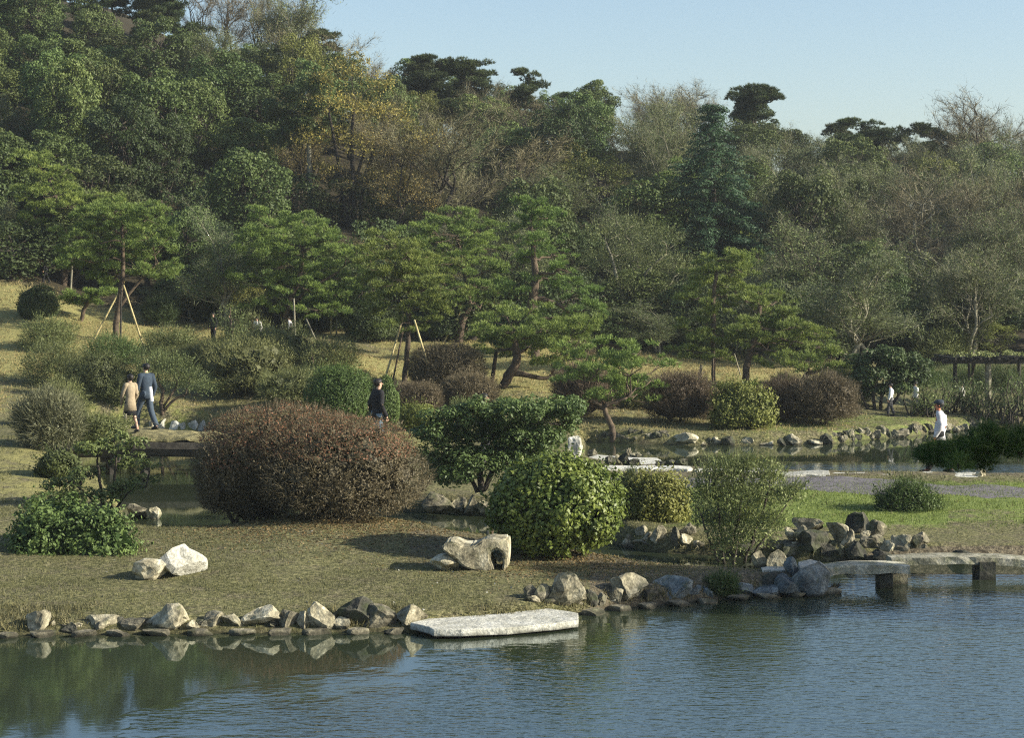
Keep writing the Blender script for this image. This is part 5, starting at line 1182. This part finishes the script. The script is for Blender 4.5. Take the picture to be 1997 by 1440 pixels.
def person(label, feet, head_top, yaw, top, bottom, hair=HAIR, skin=SKIN, coat=.0, skirt=False, stride=.28, lean=0, elbows=((-.27, .02), (.27, .02)), hands=((-.26, .10), (.26, .10)), cap=None, female=False, d=None, shoes=None, hunch=0, group='visitors strolling in the garden', z=None, topz=None):
    if d is None: x, d, zz = hit(*feet)
    else: x, _, zz = W(feet[0], feet[1], d)
    if z is not None: zz = z
    Hh = (feet[1]-head_top)*d/F; s = Hh/1.70
    root = thing('person', label, 'person', (x, d, zz), group, yaw); root.scale = (s, s, s)
    ly = lean; sh = .15 if female else .175
    B = {'pelvis': (0, 0, .92), 'waist': (0, ly*.25, 1.06), 'chest': (0, ly*.6, 1.26), 'neck0': (0, ly*.85, 1.41), 'neck': (0, ly+.01, 1.47), 'jaw': (0, ly+.035, 1.525), 'skull': (0, ly+.015, 1.60), 'crown': (0, ly+.0, 1.655),
         'hipl': (-.09, 0, .88), 'kneel': (-.10, stride*.55, .50), 'anklel': (-.10, stride*.72, .09), 'toel': (-.11, stride*.72+.17, .035),
         'hipr': (.09, 0, .88), 'kneer': (.10, -stride*.20, .49), 'ankler': (.10, -stride*.85, .10), 'toer': (.11, -stride*.85+.16, .035)}
    for sgn, (ex, ey), (hx, hy), q in ((-1, elbows[0], hands[0], 'l'), (1, elbows[1], hands[1], 'r')):
        B['sho'+q] = (sgn*sh, ly*.8, 1.38); B['elb'+q] = (ex, ly*.6+ey, 1.10); B['wri'+q] = (hx, ly*.4+hy, .86); B['palm'+q] = (hx, ly*.4+hy+.015, .80)
    E = [('pelvis', 'waist'), ('waist', 'chest'), ('chest', 'neck0'), ('neck0', 'neck'), ('neck', 'jaw'), ('jaw', 'skull'), ('skull', 'crown')]
    for q in 'lr': E += [('pelvis', 'hip'+q), ('hip'+q, 'knee'+q), ('knee'+q, 'ankle'+q), ('ankle'+q, 'toe'+q), ('neck0', 'sho'+q), ('sho'+q, 'elb'+q), ('elb'+q, 'wri'+q), ('wri'+q, 'palm'+q)]
    rd = {'edges': E, 'pelvis': (.14, .10), 'waist': (.12, .085), 'chest': (.15, .10), 'neck0': (.075, .06), 'neck': .05, 'jaw': (.058, .066), 'skull': (.072, .088), 'crown': (.045, .055)}
    for q in 'lr': rd.update({'hip'+q: .085, 'knee'+q: .055, 'ankle'+q: .038, 'toe'+q: .032, 'sho'+q: .058, 'elb'+q: .040, 'wri'+q: .027, 'palm'+q: (.034, .018)})
    me = skinned(B, rd, skin)
    # nose, ears and fingers are welded into the same body mesh
    bm = bmesh.new(); bm.from_mesh(me); fb = Buf()
    tube(fb, [(0, ly+.095, 1.60), (0, ly+.118, 1.572), (0, ly+.10, 1.562)], [.010, .016, .012], 6)
    for sx in (-1, 1): tube(fb, [(sx*.072, ly+.01, 1.575), (sx*.082, ly+.0, 1.60)], [.016, .02], 6)
    for q, sg in (('l', -1), ('r', 1)):
        p = np.array(B['palm'+q])
        for i, L in enumerate((.060, .072, .068, .052)):
            o_ = p+np.array([0, (-.024+.016*i), -.015]); tube(fb, [o_, o_+np.array([-sg*.004, .004, -L*.55]), o_+np.array([-sg*.018, .006, -L])], [.0085, .008, .0065], 6)
        tube(fb, [p+np.array([0, .02, .01]), p+np.array([-sg*.012, .045, -.02]), p+np.array([-sg*.018, .05, -.045])], [.010, .009, .007], 6)
    fm = fb.mesh('t', skin, True); bm.from_mesh(fm); bm.to_mesh(me); bm.free(); bpy.data.meshes.remove(fm)
    link('body', me, root)
    # eyes and mouth
    fb = Buf()
    for sx in (-1, 1): tube(fb, [(sx*.028-.012, ly+.096, 1.597), (sx*.028+.012, ly+.096, 1.597)], .007, 6)
    tube(fb, [(-.02, ly+.092, 1.538), (.02, ly+.092, 1.538)], .005, 5); fb.obj('face_features', HAIR, root)
    # hair cap: lower at the back
    V = IV.copy(); V = V*np.array([.088, .108, .085]); V[:, 1] -= .012; V[:, :2] *= 1.05; m_ = V[:, 2] < -.01; V[m_, 2] = np.where(V[m_, 1] < .02, V[m_, 2]*(1.5 if female else 1.2), -.0)
    fr = (V[:, 1] > .055) & (V[:, 2] < .03); V[fr, 1] = .055; V = V*(1+.05*vnoise(IV*5, 3))[:, None]+np.array([0, ly+.012, 1.625])
    hb = Buf(); hb.add(V, IF); hb.obj('hair', hair, root, True)
    if cap:
        cb = Buf(); loft(cb, [(0, ly+.01, 1.635, .098, .112), (0, ly+.01, 1.66, .102, .118), (0, ly+.0, 1.70, .092, .105), (0, ly-.01, 1.725, .045, .05)]); loft(cb, [(0, ly+.11, 1.632, .085, .075), (0, ly+.11, 1.642, .085, .075)]); cb.obj('cap', cap, root, True)
    # upper garment
    hem = .86-coat; tbf = Buf(); w0 = .9 if female else 1.0; fl = .03+coat*.12
    loft(tbf, [(0, 0, hem, (.165+fl)*w0, .125+fl*.8), (0, 0, .92, .165*w0+.01, .125), (0, ly*.25-hunch*.0, 1.06, .155*w0, .118), (0, ly*.6-hunch, 1.25, .185*w0, .13), (0, ly*.8-hunch, 1.36, .175*w0, .115), (0, ly*.88, 1.42, .12*w0, .085), (0, ly*.95, 1.465, .062, .062)], 18)
    for sgn, q in ((-1, 'l'), (1, 'r')):
        nk = np.array(B['neck0'])+np.array([0, -hunch*.5, -.02]); tube(tbf, [nk, (nk+np.array(B['sho'+q]))/2, np.array(B['sho'+q])+np.array([sgn*.015, 0, 0])], [.082, .076, .07], 10)
        a, b_, c = (np.array(B[n_+q]) for n_ in ('sho', 'elb', 'wri')); P = smoothpath([a-np.array([sgn*.04, 0, -.01]), a, (a+b_)/2, b_, (b_+c)/2, c], 3); tube(tbf, P, np.interp(np.linspace(0, 1, len(P)), [0, .2, .6, 1], [.07, .078, .060, .048]), 10)
    tbf.obj('coat' if coat > .1 else 'jacket', top, root, True)
    cf = Buf(); loft(cf, [(0, ly*.93, 1.44, .072, .068), (0, ly*.98+.004, 1.475, .060, .062)], 12); cf.obj('collar', topz or top, root, True)
    bb = Buf()
    if skirt: loft(bb, [(0, .0, .50, .19, .17), (0, 0, .70, .18, .145), (0, 0, .90, .165, .12)], 18); bb.obj('skirt', bottom, root, True)
    else:
        for q in 'lr':
            a, b_, c = (np.array(B[n_+q]) for n_ in ('hip', 'knee', 'ankle')); P = smoothpath([a+np.array([0, 0, .06]), a, b_, c], 4); tube(bb, P, np.interp(np.linspace(0, 1, len(P)), [0, .3, .65, 1], [.11, .105, .078, .068]), 12)
        loft(bb, [(0, 0, .84, .16, .115), (0, 0, 1.0, .165, .12)], 16); bb.obj('trousers', bottom, root, True)
    for q in 'lr':
        a, t_ = np.array(B['ankle'+q]), np.array(B['toe'+q]); sb = Buf(); tube(sb, [a+np.array([0, -.05, -.045]), a+np.array([0, .03, -.04]), t_+np.array([0, -.02, .005]), t_+np.array([0, .05, .0])], [.035, .046, .044, .025], 10); sb.obj('shoe', shoes or HAIR, root, True)
    return root
beige = cloth('beige_wool', (.29, .235, .155)); navy = cloth('navy_cloth', (.03, .045, .065)); black = cloth('black_cloth', (.012, .012, .014)); slate = cloth('slate_trousers', (.05, .07, .095))
white = cloth('off_white_cloth', (.72, .70, .66)); lgrey = cloth('light_grey_shirt', (.52, .51, .52)); dgrey = cloth('dark_grey_cloth', (.05, .05, .055)); blue = cloth('faded_blue_cloth', (.18, .26, .34)); capm = cloth('blue_black_cap', (.03, .04, .055)); ycol = cloth('yellow_collar', (.6, .55, .18))
zb = H0-(838-YH)/F*47.9-.02
person('woman in a beige coat and dark skirt walking away across the left bridge', (254,837), 724, math.radians(42), beige, black, coat=.22, skirt=True, stride=.30, elbows=((-.21, .08), (.21, -.02)), hands=((-.15, .24), (.18, .14)), female=True, d=47.3, z=zb)
person('tall man in a navy suit walking away across the left bridge', (285,836), 707, math.radians(48), navy, slate, coat=.06, stride=.36, elbows=((-.23, .04), (.24, -.06)), hands=((-.2, .16), (.22, .02)), d=48.1, z=zb, topz=ycol)
x, d = W(294, 0, 47.85)[0], 47.85
b = Buf(); tube(b, [(0, 0, 0), (-.05, .02, .36)], [.045, .045], 9); o = b.obj('paper_roll', M['paper']); o.location = (x+.03, d, zb+.73); tag(o, 'white rolled paper held at the right arm of the man in navy', 'paper roll')
person('man in a black jacket seen to the waist behind the red-topped azalea', (737,886), 739, math.radians(-62), black, blue, coat=.08, stride=.22, elbows=((-.24, -.10), (.24, -.02)), hands=((-.2, .0), (.2, .12)), hunch=.03, d=47.2)
person('dark-haired walker whose head shows above the dark camellia', (944,904), 768, math.radians(-70), black, dgrey, stride=.2, d=45.6, female=True)
person('man in a dark cap and light loose shirt striding left by the far pond', (1832,923), 782, math.radians(76), lgrey, black, coat=.08, stride=.34, skin=SKINR, cap=capm, elbows=((-.27, -.04), (.27, -.12)), hands=((-.25, .10), (.26, -.05)), hunch=.05, d=44.6)
person('person in a white shirt among stems at the far right bank', (1737,812), 748, math.radians(80), white, dgrey, stride=.2, hunch=.04)
person('person in pale clothes, farther right among the dark stems', (1786,808), 745, math.radians(100), white, dgrey, stride=.2)
person('dark-clothed visitor with a lit face, left one of the two by the olive bush', (416,668), 610, math.radians(150), black, black, stride=.05, female=True)
person('dark-clothed visitor with a lit face, right one of the two by the olive bush', (447,668), 612, math.radians(200), black, black, stride=.05)
person('white-clothed visitor half hidden behind the olive bushes', (503,676), 618, math.radians(160), white, blue, stride=.05, lean=.12)
person('grey-clothed man bending forward near the white prop', (571,664), 618, math.radians(75), lgrey, dgrey, stride=.2, lean=.30)
person('dark-clothed figure leaning near the left edge of the slope', (90,552), 504, math.radians(110), black, black, stride=.3, lean=.25)
person('person in a light top standing beneath the pergola', (1876,800), 748, math.radians(40), white, dgrey, stride=.1)

# ---------------------------------------------------------------- grass and litter
def scatter(name, mat_, n, px_r, d_r, keep, L, wd, kind='blade', seed=1, label=None, tint=None):
    rng = np.random.default_rng(seed); d = np.sqrt(rng.uniform(d_r[0]**2, d_r[1]**2, n)); px = rng.uniform(*px_r, n); x = (px-CX)/F*d
    z = ground(x, d); m_ = masks(x, d, z); nz = vnoise(np.stack([x*.9, d*.9, x*0], -1), seed)
    k = keep(px, d, z, m_, nz, rng) & (z > .06); P = np.stack([x, d, z-.01], -1)[k]; n = len(P)
    b = Buf()
    if kind == 'blade': spikes(b, np.repeat(P, 3, 0)+rng.normal(size=(3*n, 3))*np.array([.03, .03, 0]), np.tile([.05, 0, 1.], (3*n, 1)), L, wd, rng, .45, tint)
    else: leaves(b, P+np.array([0, 0, .015]), np.tile([0, 0, 1.], (n, 1)), L, .6, rng, .5, tint)
    o = b.obj(name, mat_); o['kind'] = 'stuff'
    if label: tag(o, label, 'grass' if kind == 'blade' else 'leaves')
    return o
M['straw'] = leafmat('straw_blades', (.18, .15, .06), (.48, .41, .18), var=0, trans=.3, nscale=.8)
M['lawn'] = leafmat('lawn_blades', (.06, .10, .02), (.22, .28, .06), var=0, trans=.3, nscale=.8)
M['turf'] = leafmat('worn_turf_blades', (.07, .075, .03), (.22, .21, .09), var=0, trans=.3, nscale=.8)
M['litter'] = leafmat('fallen_leaves', (.07, .05, .02), (.24, .17, .07), var=0, trans=.1, nscale=2)
scatter('dry_grass', M['straw'], 90000, (-60, 1700), (55, 80), lambda px, d, z, m, nz, r: r.random(len(px)) < m['straw']*(.55+.4*nz), .10, .022, seed=1, label='dry straw-coloured grass on the slope of the far bank')
scatter('green_grass', M['lawn'], 70000, (1180, 2100), (34.5, 60), lambda px, d, z, m, nz, r: r.random(len(px)) < m['green']*(.7+.5*nz), .06, .014, seed=2, label='short green grass of the right lawn')
scatter('worn_grass', M['turf'], 90000, (-60, 1500), (26, 37), lambda px, d, z, m, nz, r: r.random(len(px)) < .42+.5*nz, .045, .011, seed=3, label='thin worn grass of the front lawn')
scatter('bank_grass', M['turf'], 60000, (-60, 2100), (36, 64), lambda px, d, z, m, nz, r: r.random(len(px)) < .35+.5*nz-.8*m['green']-.5*m['dirt'], .085, .02, seed=4, label='rough olive grass along the banks')
scatter('fallen_leaves', M['litter'], 60000, (300, 1350), (28, 36), lambda px, d, z, m, nz, r: r.random(len(px)) < .95*np.exp(-((px-640)/230)**2-((d-34)/1.6)**2)+.8*np.exp(-((px-1130)/190)**2-((d-31)/1.5)**2), .045, .6, 'leaf', seed=5, label='scattered fallen leaves under the big bushes')
scatter('pebbles', M['slab'], 110, (60, 1000), (26, 33), lambda px, d, z, m, nz, r: r.random(len(px)) < .5, .05, .6, 'leaf', seed=6, label='few pale chips lying on the front lawn')
scatter('bank_weeds', M['turf'], 60000, (-60, 1640), (24.5, 34), lambda px, d, z, m, nz, r: (z < .2) & (r.random(len(px)) < .25+.7*nz), .11, .016, seed=8, label='longer weeds growing between the shore rocks')
scatter('grass_tufts', M['turf'], 9000, (-60, 2050), (26, 46), lambda px, d, z, m, nz, r: (vnoise(np.stack([px*.05, d*3, d*0], -1), 5) > .35) & (r.random(len(px)) < .8), .10, .014, seed=9, label='stray taller tufts on the lawns')
# ---------------------------------------------------------------- thin winter haze
m, n, o = mat('thin_haze')
pv = N(n, 'ShaderNodeVolumePrincipled'); pv.inputs['Color'].default_value = (.86, .95, 1, 1); pv.inputs['Density'].default_value = .0003; pv.inputs['Anisotropy'].default_value = .2
n.links.new(pv.outputs[0], o.inputs['Volume'])
b = Buf(); box(b, (0, 200, 20), (900, 520, 46)); hz = b.obj('haze', m); hz['kind'] = 'stuff'
